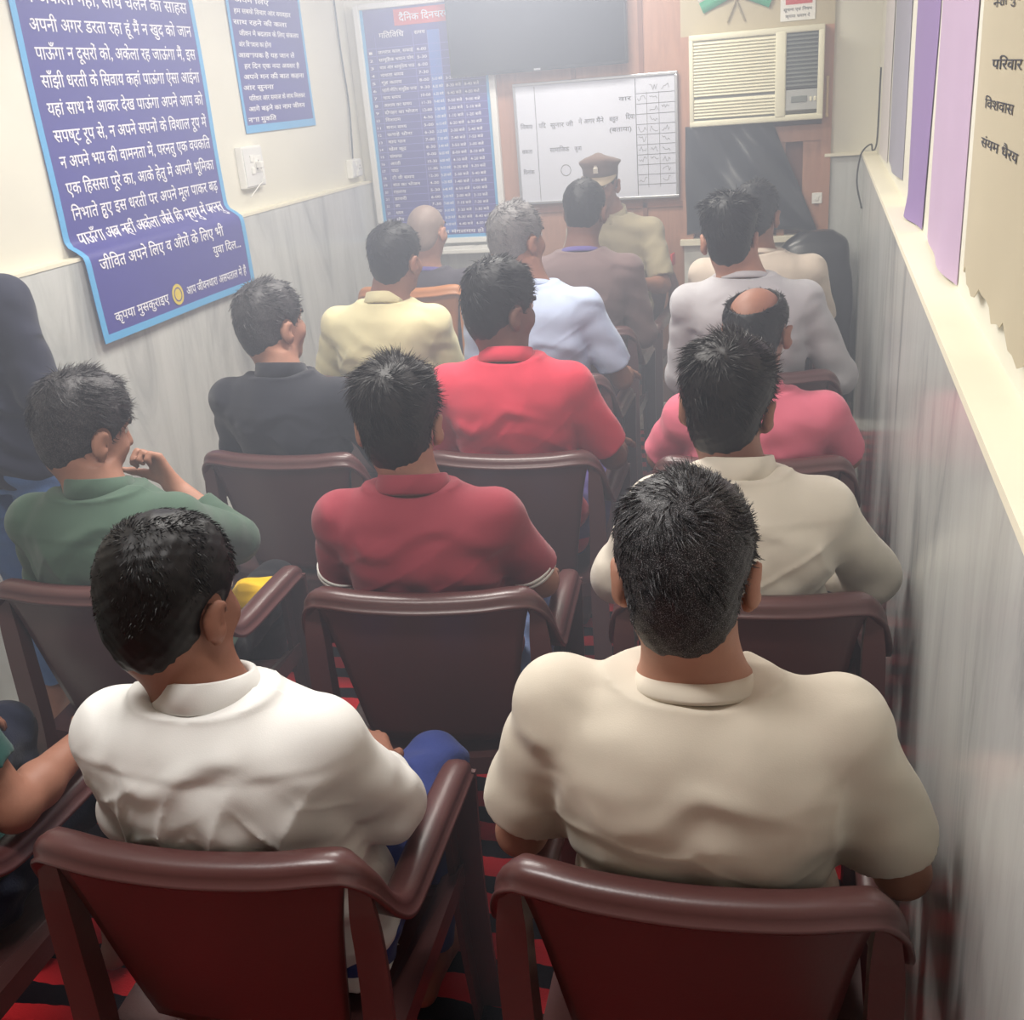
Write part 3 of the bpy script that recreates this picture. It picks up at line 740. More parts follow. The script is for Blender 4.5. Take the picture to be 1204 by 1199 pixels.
        K = rng.normal(0, 1, (6, 3))*np.array([22, 20, 34]); PH = rng.random(6)*6.28
        def disp(X, Y, Z):
            u = (Z-hz)/st
            d = 0
            for i in range(6):
                d = d+np.sin(K[i, 0]*X+K[i, 1]*Y+K[i, 2]*Z+PH[i]+1.3*np.sin(18*X+9*Z+i))*0.0013*fold
            rg1 = (1-np.abs(np.sin(26*Z+17*np.abs(X)+1.6*np.sin(13*X+PH[2])+PH[3])))**4
            rg2 = (1-np.abs(np.sin(19*Z-21*X+1.9*np.sin(10*Z+PH[4])+PH[5])))**5
            gate = 0.5+0.5*np.sin(9*X+PH[1])*np.sin(11*Z+PH[2])
            d = d-fold*(0.0055*rg1*np.clip((0.44-u)/0.12, 0, 1)*gate+0.0040*rg2*(1-gate)*np.clip((0.50-u)/0.1, 0, 1))
            low = np.clip((0.42-u)/0.25, 0, 1)                   # slack cloth gathers above the rail
            d = d+fold*0.005*low*np.sin(64*Z+5*np.sin(9*X+PH[0])+14*np.abs(X))
            d = d-ripple*np.clip(((yoke or 0.4)-u)/0.05, 0, 1)*0.008*(1-np.abs(np.sin(24*X+1.3*np.sin(14*Z+PH[0])+2.2*np.sin(7*X+PH[1]))))**3*(Y < 0.02)
            d = d+fold*0.0015*np.exp(-((u-0.47)/0.035)**2)*np.cos(16*X)*(Y < 0)   # drape between the shoulders
            if yoke is not None: d = d-np.where(Y < 0.0, 0.005, 0.0)*np.clip((u-yoke)/0.014, 0, 1)
            return d
        drop = {'tee': 0.004, 'polo': 0.010, 'shirt': 0.010}[shirt]
        rx = RX*bulk+off; ry = RY*bulk+off; ry[2:5] += sag; rx[2:6] += sag
        z2 = zs.copy(); z2[0] = hz-0.06
        G.loft(z2[:-1], cx[:-1], cy[:-1], rx[:-1], ry[:-1], 2.35, 0.02, disp)
        for s_, e_, w_, sd in ((ls, lel, lwr, -1), (rs, rel, rwr, 1)):
            c_ = np.array([ix+sd*0.085, iy, js+0.008])
            G.cone(c_, s_, 0.047, 0.060, 0.06)
            if sleeve <= 1.0:
                e2 = s_+(e_-s_)*sleeve
                G.cone(s_, e2, 0.061, sleeve_r, 0.026, flat=True)
            else:
                G.cone(s_, e_, 0.061, sleeve_r, 0.026)
                w2 = e_+(w_-e_)*min(0.95, sleeve-1)
                G.cone(e_, w2, sleeve_r, sleeve_r*0.82, 0.02, flat=True)
        # armhole seam and sleeve wrinkles
        sl, X, Y, Z = G.sub(lo, hi, 0)
        wr = 0
        for s_, e_ in ((ls, lel), (rs, rel)):
            dv = unit(e_-s_); t = (X-s_[0])*dv[0]+(Y-s_[1])*dv[1]+(Z-s_[2])*dv[2]
            dd = np.sqrt(np.maximum((X-s_[0])**2+(Y-s_[1])**2+(Z-s_[2])**2-t*t, 0))
            near = np.clip(1.4-dd/0.08, 0, 1)*np.clip(t/0.03, 0, 1)
            wr = wr+near*(0.0034*np.sin(t*62+4*np.sin(14*X+11*Y)+3*dd*40)*fold+0.0025*np.exp(-((t-0.0)/0.006)**2))
        G.F[sl] += np.where(np.abs(G.F[sl]) < 0.04, wr, 0).astype(np.float32)
        # neck opening
        ax = unit(H(0, -0.022, -0.06)-nb); nr_ = {'tee': 0.068, 'polo': 0.066, 'shirt': 0.065}[shirt]
        nbase = np.array([nb[0], nb[1], nb[2]])
        G.cone(nbase-ax*0.005-np.array([0, 0, 0.0]), nbase+ax*0.20, nr_, nr_+0.02, 0.012, cut=True)
        if shirt == 'tee': G.ell(nbase+np.array([0, 0.07, -0.01]), (0.055, 0.05, 0.045), None, 0.02, cut=True)
        so = G.obj('shirt', SM, body)
        CM = MT[collar_m] if collar_m else SM
        cc = nbase+np.array([0, 0, -0.010])
        if shirt == 'tee':
            collar_mesh(cc+np.array([0, 0.002, -0.002]), 0.068, 0.066, 0.020, 0, 0.26, 0.0001, CM, so, 'neckband', True, 0, 0.006)
        elif shirt == 'polo':
            collar_mesh(cc+np.array([0, 0.002, 0.0]), 0.069, 0.067, 0.036, 0.016, 0.30, 0.30, CM, so, 'collar', False, 0, 0.004)
        else:
            collar_mesh(cc+np.array([0, 0.002, 0.0]), 0.068, 0.067, 0.042, 0.013, 0.26, 0.22, CM, so, 'collar', False, 0, 0.004)
    if trim:
        for s_, e_ in ((ls, lel), (rs, rel)):
            dv = unit(e_-s_); c_ = s_+(e_-s_)*sleeve; u_ = unit(np.cross(dv, (0, 1, 0))); v_ = np.cross(dv, u_); V, Fq = [], []
            rr = sleeve_r-0.0025
            for i in range(40):
                t_ = 2*math.pi*i/40; o_ = u_*math.cos(t_)+v_*math.sin(t_)
                for r2, q_ in ((rr, -0.020), (rr+0.0035, -0.019), (rr+0.0035, -0.013), (rr+0.001, -0.012), (rr+0.001, -0.009), (rr+0.0035, -0.008), (rr+0.0035, -0.001), (rr, 0.0)): V.append(c_+o_*r2+dv*q_)
            for i in range(40):
                for j in range(7): Fq.append((i*8+j, i*8+j+1, ((i+1) % 40)*8+j+1, ((i+1) % 40)*8+j))
            mesh_obj('sleeve_trim', V, Fq, MT[trim], so)
    # trousers
    if trouser_m:
        lo = np.minimum.reduce([lh, rh, lkn, rkn, lan, ran])-0.13; hi = np.maximum.reduce([lh, rh, lkn, rkn, lan, ran])+0.13
        lo[0] = min(lo[0], -0.2*bulk-0.04); hi[0] = max(hi[0], 0.2*bulk+0.04); lo[1] = min(lo[1], -0.17); hi[2] = max(hi[2], hz+0.14); lo[2] = max(lo[2], 0.03)
        G = Field(lo, hi, h)
        zz = hz+ZR[:4]*st; zz[0] = hz-0.075; zz = np.clip(zz, None, hz+0.1); zz = np.array([hz-0.075, hz, hz+0.06, hz+0.1])
        G.loft(zz, cx[:4]*0.3, cy[:4]*0.3, RX[:4]*bulk+0.005, RY[:4]*bulk+0.005, 2.3, 0.02)
        for h_, k_, a_ in ((lh, lkn, lan), (rh, rkn, ran)):
            G.cone(h_, k_, 0.090, 0.066, 0.03); e_ = k_+(a_-k_)*0.9
            G.cone(k_, e_, 0.064, 0.056, 0.02, flat=True)
        sl, X, Y, Z = G.sub(lo, hi, 0)
        wv = 0.0028*np.sin(52*Y+9*np.sin(12*X)+38*Z)+0.002*np.sin(90*Z+30*X+3*np.sin(30*Y))
        G.F[sl] += np.where(np.abs(G.F[sl]) < 0.04, wv, 0).astype(np.float32)
        G.obj('trousers', MT[trouser_m], body)
    return body, dict(hc=hc, R=R, nb=nb, hs=hs)

CL = {'tee_cream': (206, 197, 181), 'white_cotton': (218, 217, 213), 'maroon_cotton': (142, 54, 66), 'cream_cotton': (214, 206, 192), 'green_cotton': (72, 94, 80),
      'navy_cotton': (38, 40, 56), 'red_cotton': (196, 54, 74), 'pink_cotton': (206, 104, 124), 'yellow_cotton': (214, 204, 162), 'pale_blue_cotton': (186, 200, 228),
      'grey_cotton': (178, 176, 180), 'brown_cotton': (112, 92, 92), 'black_cotton': (26, 27, 36), 'pale_cream_cotton': (202, 188, 174), 'khaki_drill': (160, 150, 124),
      'teal_cotton': (30, 66, 62), 'dark_shirt_cotton': (58, 52, 62)}
for k_, v_ in CL.items(): MT[k_] = cloth(k_, v_)
for k_, v_ in {'blue_denim': (48, 60, 118), 'pale_denim': (120, 140, 186), 'wash_denim': (76, 104, 150), 'black_denim': (24, 24, 30), 'navy_denim': (34, 38, 56), 'grey_trouser': (70, 72, 82), 'violet_cotton': (88, 76, 136)}.items():
    MT[k_] = cloth(k_, v_, 0.3, 0.9, 0.1, 200)

# ------------------------------------------------------------------ banners on the left wall
def plate(mapf, u0, u1, v0, v1, nu, nv, m, name, parent, th=0.0015, nrm=(1, 0, 0)):
    us, vs = np.linspace(u0, u1, nu), np.linspace(v0, v1, nv); V = [mapf(u, v) for v in vs for u in us]
    n = np.array(nrm)*th; B = [np.array(p)-n for p in V]; N = nu*nv; F = []
    for j in range(nv-1):
        for i in range(nu-1):
            a, b, c, d = j*nu+i, j*nu+i+1, (j+1)*nu+i+1, (j+1)*nu+i
            F.append((a, b, c, d)); F.append((N+a, N+d, N+c, N+b))
    ring = [(i) for i in range(nu)]+[j*nu+nu-1 for j in range(1, nv)]+[(nv-1)*nu+i for i in range(nu-2, -1, -1)]+[j*nu for j in range(nv-2, 0, -1)]
    A = V+[tuple(b) for b in B]; k = len(A); E_ = []
    for a in ring: E_ += [A[a], A[N+a]]
    for i in range(len(ring)):
        j = (i+1) % len(ring); F.append((k+2*j, k+2*i, k+2*i+1, k+2*j+1))
    return mesh_obj(name, A+E_, F, m, parent, True)

def big_banner():
    root = empty('wall_banner', (XLU, 3.86, 1.0))
    tag(root, 'large blue banner of white Hindi verses hanging over the left wall ledge', 'banner', 'banners on the left wall')
    root.rotation_euler = (0, 0, 0)
    yc = 3.86; z0 = 1.0
    def surf(lift):
        def f(u, v):                                   # u along the wall, v = height; hangs over the ledge
            z = v; x = XLU+0.008
            k = 1/(1+math.exp(-(1.372-z)/0.009)); x = x+(0.062+0.012*max(0, 1.37-z)/0.35)*k
            x += 0.004*math.sin(5*u+3*z)*k+0.002*math.sin(9*z+2*u)
            return (x+lift-XLU, u-yc+0.006*k, z-z0-0.012*k*0)
        return f
    W0, W1, ZB, ZT = 3.285, 4.445, 1.035, 2.68
    plate(surf(0.0), W0, W1, ZB, ZT, 24, 90, MT['navy'], 'banner_sheet', root)
    # border strips
    for nm, (a, b, c, d) in dict(l=(W0, W0+0.030, ZB, ZT), r=(W1-0.030, W1, ZB, ZT), b=(W0+0.030, W1-0.030, ZB, ZB+0.028)).items():
        plate(surf(0.002), a, b, c, d, 4 if nm != 'b' else 24, 90 if nm != 'b' else 3, MT['sky'], 'border_strip', root)
    L = ['अपनी अगर डरता रहा हूं मैं न खुद को जान', 'पाऊँगा न दूसरों को, अकेला रह जाऊंगा मैं, इस', 'साँझी धरती के सिवाय कहां पाऊंगा ऐसा आईना', 'यहां साथ में आकर देख पाऊंगा अपने आप को',
         'सपष्ट रूप से, न अपने सपनों के विशाल रूप में', 'न अपने भय की वामनता में, परनतु एक व्यक्ति'.replace('व्यक्ति', 'वयकति'), 'एक हिससा पूरे का, आके हेतु में अपनी भूमिका', 'निभाते हुए इस धरती पर अपने मूल पाकर बढ़', 'पाऊँगा अब नहीं अकेला जैसे कि मृतयु में परनतु', 'जीवित अपने लिए व औरों के लिए भी']
    zs = [2.100, 2.010, 1.920, 1.830, 1.740, 1.652, 1.562, 1.473, 1.385, 1.290]
    lines = []
    for i, (t, z) in enumerate(zip(L, zs)): lines.append((t, W0+0.075, W1-0.055 if i < 9 else W1-0.19, z, 0.062))
    for t, z in (('मैं अकेला नहीं, साथ चलने का साहस', 2.19), ('एक दूसरे को देख कर हम सीखते हैं', 2.28)): lines.append((t, W0+0.075, W1-0.055, z, 0.062))
    lines.append(('युवा दिल...', W1-0.30, W1-0.07, 1.222, 0.050))
    lines += [('कृपया मुसकुराइए', W0+0.09, W0+0.46, 1.098, 0.050), ('आप जीवनधारा असपताल में हैं', W0+0.60, W1-0.06, 1.098, 0.050)]
    lay_text(lines, surf(0.0022), 'lettering', MT['ink_white'], root, 0.010)
    f = surf(0.003); V = [f(W0+0.53+0.042*math.cos(2*math.pi*i/28), 1.115+0.042*math.sin(2*math.pi*i/28)) for i in range(28)]
    o = mesh_obj('round_badge', V, [tuple(range(28))], MT['yellowp'], root, False); o['label'] = 'round yellow badge'
    f = surf(0.004); V, F = [], []
    for i in range(29):
        a = 2*math.pi*i/28
        for r in (0.024, 0.029): V.append(f(W0+0.53+r*math.cos(a), 1.115+r*math.sin(a)))
    for i in range(28): F.append((2*i, 2*i+1, 2*i+3, 2*i+2))
    mesh_obj('badge_ring', V, F, MT['navy'], o, False)
big_banner()

def small_banner():
    root = empty('wall_banner', (XLU, 5.115, 1.69))
    tag(root, 'smaller blue banner of fine white Hindi text on the left wall above the switchboard', 'banner', 'banners on the left wall')
    S_ = lambda lift: (lambda u, v: (0.006+lift+0.002*math.sin(7*u)*math.cos(5*v), u-5.115, v-1.69))
    W0, W1, ZB, ZT = 4.735, 5.495, 1.69, 2.62
    plate(S_(0), W0, W1, ZB, ZT, 12, 20, MT['navy'], 'banner_sheet', root)
    for a, b, c, d in ((W0, W0+0.022, ZB, ZT), (W1-0.022, W1, ZB, ZT), (W0+0.022, W1-0.022, ZB, ZB+0.035)):
        plate(S_(0.002), a, b, c, d, 6, 12, MT['sky'], 'border_strip', root)
    T = ['अपने लिए', 'हम सबके विचार और वयवहार', 'साथ रहने की कला', 'जीवन में बदलाव के लिए संकलप', 'और विशवास का होना', 'आवशयक है यह जान लें', 'हर दिन एक नया अवसर है', 'अपने मन की बात कहना', 'और सुनना', 'परिवार और समाज के साथ मिलकर', 'आगे बढ़ने का नाम जीवन', 'नशा मुकति']
    wd = [0.34, 0.56, 0.50, 0.62, 0.30, 0.54, 0.58, 0.62, 0.26, 0.60, 0.58, 0.24]
    lay_text([(t, W0+0.075-0.02*(i % 3), W0+0.075+w, 2.255-0.047*i, 0.030) for i, (t, w) in enumerate(zip(T, wd))], S_(0.003), 'lettering', MT['ink_white'], root, 0.02)
small_banner()

# ------------------------------------------------------------------ things on the back wall
def timetable():
    x0, x1, z0, z1 = -2.525, -1.735, 0.975, 2.285; yb = YB-0.004
    root = empty('timetable_board', ((x0+x1)/2, yb, z0))
    tag(root, 'tall blue Hindi timetable board in a white frame with a red heading, left of television', 'notice board')
    cx = (x0+x1)/2
    B = lambda nm, a, b, y0, y1, m, bev=0: MB().box((a[0]-cx, y0, a[1]-z0), (b[0]-cx, y1, b[1]-z0), bev).build(nm, m, root)
    for a, b in (((x0, z0), (x0+0.035, z1)), ((x1-0.035, z0), (x1, z1)), ((x0+0.035, z1-0.03), (x1-0.035, z1)), ((x0+0.035, z0), (x1-0.035, z0+0.03))): B('frame', a, b, -0.036, 0.0, MT['whiteframe'], 0.004)
    B('printed_sheet', (x0+0.035, z0+0.03), (x1-0.035, z1-0.03), -0.020, -0.002, MT['navy'])
    X0, X1, Z0, Z1 = x0+0.035, x1-0.035, z0+0.03, z1-0.03
    for a, b in (((X0, Z0), (X0+0.018, Z1)), ((X1-0.018, Z0), (X1, Z1)), ((X0+0.018, Z0), (X1-0.018, Z0+0.018))): B('border_strip', a, b, -0.0215, -0.020, MT['sky'])
    o = B('heading_panel', (X0+0.20, Z1-0.095), (X1-0.14, Z1-0.012), -0.022, -0.020, MT['redp']); o['label'] = 'red heading panel'
    MT['midblue'] = M('mid_blue_print', (72, 110, 190), 0.42, 0.4, 0.05, 3)
    B('column_strip', (X0+0.385, Z0+0.03), (X0+0.455, Z1-0.13), -0.0212, -0.020, MT['midblue'])
    f = lambda u, v: (u-cx, -0.0235, v-z0)
    MT['row_line'] = M('pale_print_line', (128, 126, 196), 0.5, 0.3, 0.02)
    mb = MB(); nrow = 25; rh = (Z1-0.20-(Z0+0.06))/nrow
    for i in range(nrow+1): mb.box((X0+0.02-cx, -0.0218, Z0+0.06+rh*i-0.0012-z0), (X1-0.02-cx, -0.020, Z0+0.06+rh*i+0.0012-z0))
    for xx in (0.075, 0.30, 0.385, 0.455, 0.565): mb.box((X0+xx-0.001-cx, -0.0219, Z0+0.06-z0), (X0+xx+0.001-cx, -0.020, Z1-0.13-z0))
    mb.build('row_lines', MT['row_line'], root)
    A = ['जागरण काल, सफाई', 'सामूहिक धयान योग', 'चाय और सामूहिक पाठ', 'नाशता समय', 'गृह कारय', 'पहली मीटिंग सामूहिक चरचा', 'चाय समय', 'आराम का समय', 'दोपहर का भोजन', 'विशराम', 'सनान समय', 'कपड़े धोना', 'चाय पान', 'खेल कूद', 'संधया', 'आरती', 'पाठ', 'टी वी समय', 'रात का भोजन', 'टहलना', 'डायरी', 'जप', 'शयन', 'मौन', 'दवा']
    lines = [('दैनिक दिनचरया', X0+0.23, X1-0.18, Z1-0.073, 0.050), ('गतिविधि', X0+0.10, X0+0.25, Z1-0.150, 0.040), ('समय', X0+0.31, X0+0.375, Z1-0.145, 0.026)]
    for i, t in enumerate(A):
        z = Z1-0.20-rh*(i+1)+0.010; lines.append((t, X0+0.085, X0+0.085+min(0.21, 0.0155*len(t)), z, 0.024))
        tm = '%d-%d0' % (4+i % 9, (i*3) % 6)
        lines.append((tm, X0+0.315, X0+0.372, z, 0.022))
        if i > 3:
            for u in (0.39, 0.47, 0.575): lines.append(('%d-%d0 बजे' % (1+(i*5) % 9, (i+int(u*10)) % 6), X0+u, X0+u+(0.06 if u < 0.4 else 0.085), z, 0.022))
        lines.append(('%d' % (i+1), X0+0.03, X0+0.05, z, 0.02))
    lines.append(('आपका दिन मंगलमय हो', X0+0.20, X1-0.10, Z0+0.026, 0.028))
    lay_text(lines, f, 'lettering', MT['ink_white'], root, 0.012)
timetable()

def television():
    x0, x1, z0, z1 = -1.962, -0.985, 1.868, 2.43; root = empty('television', ((x0+x1)/2, YB-0.1, z0))
    tag(root, 'black flat-screen television mounted over the whiteboard', 'television')
    cx = (x0+x1)/2
    MB().box((x0-cx, -0.01, 0), (x1-cx, 0.035, z1-z0), 0.006).build('bezel', MT['tvb'], root)
    MB().box((x0-cx+0.012, -0.0125, 0.018), (x1-cx-0.012, -0.010, z1-z0-0.012)).build('screen', MT['tv'], root)
    MB().box((-0.25, 0.03, 0.10), (0.25, 0.099, 0.45), 0.004).build('wall_mount', MT['tvb'], root)
    MB().box((-0.018, -0.0135, 0.004), (0.018, -0.010, 0.013)).build('logo_plate', MT['alu'], root)
television()

def whiteboard():
    x0, x1, z0, z1 = -1.640, -0.738, 1.17, 1.812; cx = (x0+x1)/2
    root = empty('whiteboard', (cx, YB-0.014, z0)); tag(root, 'white marker board with Hindi handwriting and a ruled table, below the television', 'whiteboard')
    MB().box((x0-cx, -0.012, 0), (x1-cx, 0.0, z1-z0)).build('writing_surface', MT['board'], root)
    for a, b in (((x0, z0), (x1, z0+0.016)), ((x0, z1-0.016), (x1, z1)), ((x0, z0+0.016), (x0+0.016, z1-0.016)), ((x1-0.016, z0+0.016), (x1, z1-0.016))):
        MB().box((a[0]-cx, -0.02, a[1]-z0), (b[0]-cx, -0.002, b[1]-z0), 0.003).build('frame', MT['alu'], root)
    f = lambda u, v: (x0+u-cx, -0.0130, v)
    L = [('विषय', 0.03, 0.10, 0.405, 0.034), ('वकता', 0.03, 0.09, 0.275, 0.032), ('दिनांक', 0.03, 0.095, 0.165, 0.032), ('यदि', 0.135, 0.175, 0.405, 0.036), ('सुनार जी', 0.20, 0.33, 0.405, 0.034), ('ने अगर मैंने', 0.36, 0.50, 0.412, 0.036), ('बहुत', 0.53, 0.58, 0.415, 0.034), ('दिया', 0.62, 0.67, 0.42, 0.036),
         ('(बताया)', 0.53, 0.65, 0.36, 0.034), ('सामाजिक', 0.19, 0.30, 0.275, 0.036), ('जुआ', 0.33, 0.37, 0.275, 0.034), ('वार', 0.585, 0.655, 0.515, 0.03)]
    lay_text(L, f, 'lettering', MT['marker'], root, 0.004)
    mb = MB(); ln = lambda a, b, c, d: mb.box((x0+a-cx, -0.0130, b), (x0+c-cx, -0.0118, d))
    ln(0.12, 0.02, 0.1225, 0.62); mb.build('margin_line', MT['marker'], root); mb = MB(); ln(0.675, 0.02, 0.6785, 0.62); ln(0.80, 0.06, 0.802, 0.55); ln(0.735, 0.06, 0.737, 0.55)
    for i in range(10): ln(0.68, 0.075+0.052*i, 0.885, 0.0775+0.052*i)
    mb.build('ruled_lines', MT['marker'], root)
    rg = random.Random(4); mb = MB()
    for i in range(10):
        for j in range(3):
            if rg.random() < 0.75:
                x = x0+0.687+0.064*j-cx; z = 0.085+0.052*i; p = [(x+0.007*k, -0.0128, z+rg.uniform(0.004, 0.034)) for k in range(7)]
                for a, b in zip(p, p[1:]):
                    d = np.array([b[0]-a[0], 0, b[2]-a[2]]); n = np.array([-d[2], 0, d[0]])/np.linalg.norm(d)*0.0011
                    mb.add([np.array(a)-n, np.array(b)-n, np.array(b)+n, np.array(a)+n], [(0, 1, 2, 3)])
    V = [];
    for i in range(29):
        t = 2*math.pi*i/28; V += [(x0+0.275+r*math.cos(t)-cx, -0.0128, 0.175+r*1.05*math.sin(t)) for r in (0.026, 0.0295)]
    mb.add(V, [(2*i, 2*i+1, 2*i+3, 2*i+2) for i in range(28)])
    mb.build('lettering', MT['marker'], root)
whiteboard()

def air_conditioner():
    x0, x1, z0, z1 = -0.668, 0.004, 1.528, 1.972; cx = (x0+x1)/2; w = x1-x0; hgt = z1-z0
    root = empty('air_conditioner', (cx, YB-0.012, z0)); tag(root, 'ivory window air conditioner with louvred grille and dark side vent in wooden frame', 'air conditioner')
    X = lambda u: u*w-w/2
    d = 0.10
    mb = MB()
    mb.box((X(0), -d, 0), (X(1), 0.1, 0.03), 0.006); mb.box((X(0), -d, hgt-0.03), (X(1), 0.1, hgt), 0.006); mb.box((X(0), -d, 0.02), (X(0.035), 0.1, hgt-0.02), 0.006)
    mb.box((X(0.955), -d, 0.02), (X(1), 0.1, hgt-0.02), 0.006); mb.box((X(0.645), -d-0.004, 0.02), (X(0.725), 0.09, hgt-0.02), 0.008); mb.box((X(0.02), -0.03, 0.01), (X(0.98), 0.05, hgt-0.01))
    mb.build('housing', MT['ac'], root, True)
    mb = MB(); n = 24
    for i in range(n):
        z = 0.045+i*(hgt-0.09)/(n-1)
        if i == 6: continue
        mb.add([(X(0.035), -d+0.002, z-0.002), (X(0.65), -d+0.002, z-0.002), (X(0.65), -d+0.014, z+0.012), (X(0.035), -d+0.014, z+0.012), (X(0.035), -d+0.006, z-0.005), (X(0.65), -d+0.006, z-0.005), (X(0.65), -d+0.018, z+0.009), (X(0.035), -d+0.018, z+0.009)],
               [(0, 1, 2, 3), (7, 6, 5, 4), (0, 4, 5, 1), (3, 2, 6, 7)])
    mb.build('louvre_grille', MT['ac'], root)
    MB().box((X(0.035), -d+0.025, 0.03), (X(0.65), -0.02, hgt-0.03)).build('grille_recess', MT['acp'], root)
    MB().box((X(0.725), -d+0.02, 0.155), (X(0.955), -0.02, hgt-0.03)).build('vent_recess', MT['acd'], root)
    mb = MB()
    for i in range(13):
        z = 0.165+i*0.0195; mb.box((X(0.725), -d+0.004, z), (X(0.955), -d+0.018, z+0.008))
    o = mb.build('side_vent', MT['acd'], root); o['label'] = 'dark grey side vent'
    MB().box((X(0.725), -d+0.004, 0.05), (X(0.955), -0.02, 0.148), 0.003).build('control_panel', MT['acp'], root)
    MB().box((X(0.765), -d, 0.088), (X(0.88), -d+0.006, 0.118), 0.002).build('display', MT['acd'], root)
    for k in range(2): MB().box((X(0.90+0.03*k), -d, 0.09), (X(0.918+0.03*k), -d+0.006, 0.112), 0.002).build('button', MT['ac'], root)
air_conditioner()

def black_sheet():
    V, F = [], []; nx, nz = 34, 30; top = lambda u: (-0.70+0.45*u); bot = lambda u: (-0.70+0.70*u)
    for s in (0, 1):
        for j in range(nz):
            v = j/(nz-1)
            for i in range(nx):
                u = i/(nx-1); x = top(u)*(1-v)+bot(u)*v
                y = YB-0.035-0.018*math.sin(9*u+5*v)*math.sin(2.4*v+0.4)-0.012*math.sin(17*u-9*v)-0.02*v*(1-v)
                V.append((x+0.35, y-YB-(0.002 if s else 0), 1.53-0.565*v+0.012*math.sin(11*u)*v-0.955))
    N = nx*nz
    for j in range(nz-1):
        for i in range(nx-1):
            a, b, c, d = j*nx+i, j*nx+i+1, (j+1)*nx+i+1, (j+1)*nx+i; F += [(a, d, c, b), (N+a, N+b, N+c, N+d)]
    ring = list(range(nx))+[j*nx+nx-1 for j in range(1, nz)]+[(nz-1)*nx+i for i in range(nx-2, -1, -1)]+[j*nx for j in range(nz-2, 0, -1)]
    for a, b in zip(ring, ring[1:]+ring[:1]): F.append((a, b, N+b, N+a))
    o = mesh_obj('black_sheet', V, F, MT['sheet']); o.location = (-0.35, YB, 0.955)
    tag(o, 'crumpled black plastic sheet hung under the air conditioner', 'plastic sheet')
black_sheet()

def flags():
    for sx in (-1, 1):
        root = empty('paper_flag', (-0.437, YB-0.012, 2.0)); s = -sx
        tag(root, 'small paper tricolour flag on a stick above the air conditioner, leaning to the '+('left' if sx < 0 else 'right'), 'flag', 'crossed paper flags')
        a = np.array([s*0.045, -0.004-0.004*(sx > 0), 0.02]); b = np.array([sx*0.13, a[1], 0.42])
        MB().tube([a, b], 0.005, 8).build('stick', MT['beige'], root, True)
        d = unit(b-a); n = np.array([d[2]*sx, 0, -d[0]*sx]); n = n if n[0]*sx > 0 else -n
        for i, (nm, c) in enumerate((('green_band', (40, 150, 110)), ('white_band', (236, 236, 230)), ('saffron_band', (230, 140, 60)))):
            if nm not in MT: MT[nm] = M(nm, c, 0.6, 0.3, 0.02)
            p = a+d*(0.13+0.055*i); V = []
            for y in (0.0, -0.002):
                for t in np.linspace(0, 1, 8):
                    for e in (0, 0.055): q = p+d*e+n*(0.17*t); V.append((q[0], q[1]-0.006+y-0.004*math.sin(6*t), q[2]))
            F = []
            for k in range(7): F += [(2*k, 2*k+1, 2*k+3, 2*k+2), (16+2*k, 16+2*k+2, 16+2*k+3, 16+2*k+1), (2*k, 2*k+2, 18+2*k, 16+2*k), (2*k+1, 17+2*k, 19+2*k, 2*k+3)]
            o = mesh_obj('flag_band', V, F, MT[nm], root, True)
flags()

o = empty('wall_notice', (-0.132, YB-0.012, 2.0)); tag(o, 'small white paper notice with a red heading, above the air conditioner', 'notice')
MB().box((-0.085, -0.003, 0.0), (0.085, 0.0, 0.16)).build('paper', MT['white'], o)
MB().box((-0.06, -0.005, 0.075), (0.07, -0.003, 0.15)).build('red_heading', MT['redp'], o)
lay_text([('सूचना एवं नियम', -0.07, 0.07, 0.045, 0.02), ('कृपया धयान दें', -0.06, 0.06, 0.015, 0.02)], lambda u, v: (u, -0.0045, v), 'lettering', MT['marker'], o, 0.004)

# door-pull strip and switch plate on the window frame, round lamp knob on the sill
mb = MB(); mb.box((-0.006, -0.008, 0), (0.006, 0, 0.20), 0.002); mb.box((-0.008, -0.012, 0.0), (0.008, 0, 0.02), 0.002); mb.box((-0.008, -0.012, 0.18), (0.008, 0, 0.20), 0.002)
o = mb.build('window_handle', M('brass', (214, 186, 130), 0.25, 0.5, 0.03, metal=0.8)); o.location = (0.024, YB-0.016, 1.53); tag(o, 'thin brass handle strip on the window frame right of the air conditioner', 'handle')
o = empty('wall_switch', (-0.012, YB-0.0105, 1.10)); tag(o, 'tiny white switch plate on the wooden frame beside the black plastic sheet', 'switch')
MB().box((-0.026, -0.008, 0), (0.026, 0.0, 0.056), 0.002).build('plate', MT['white'], o); MB().box((-0.009, -0.011, 0.016), (0.009, -0.008, 0.04), 0.001).build('rocker', MT['white'], o)

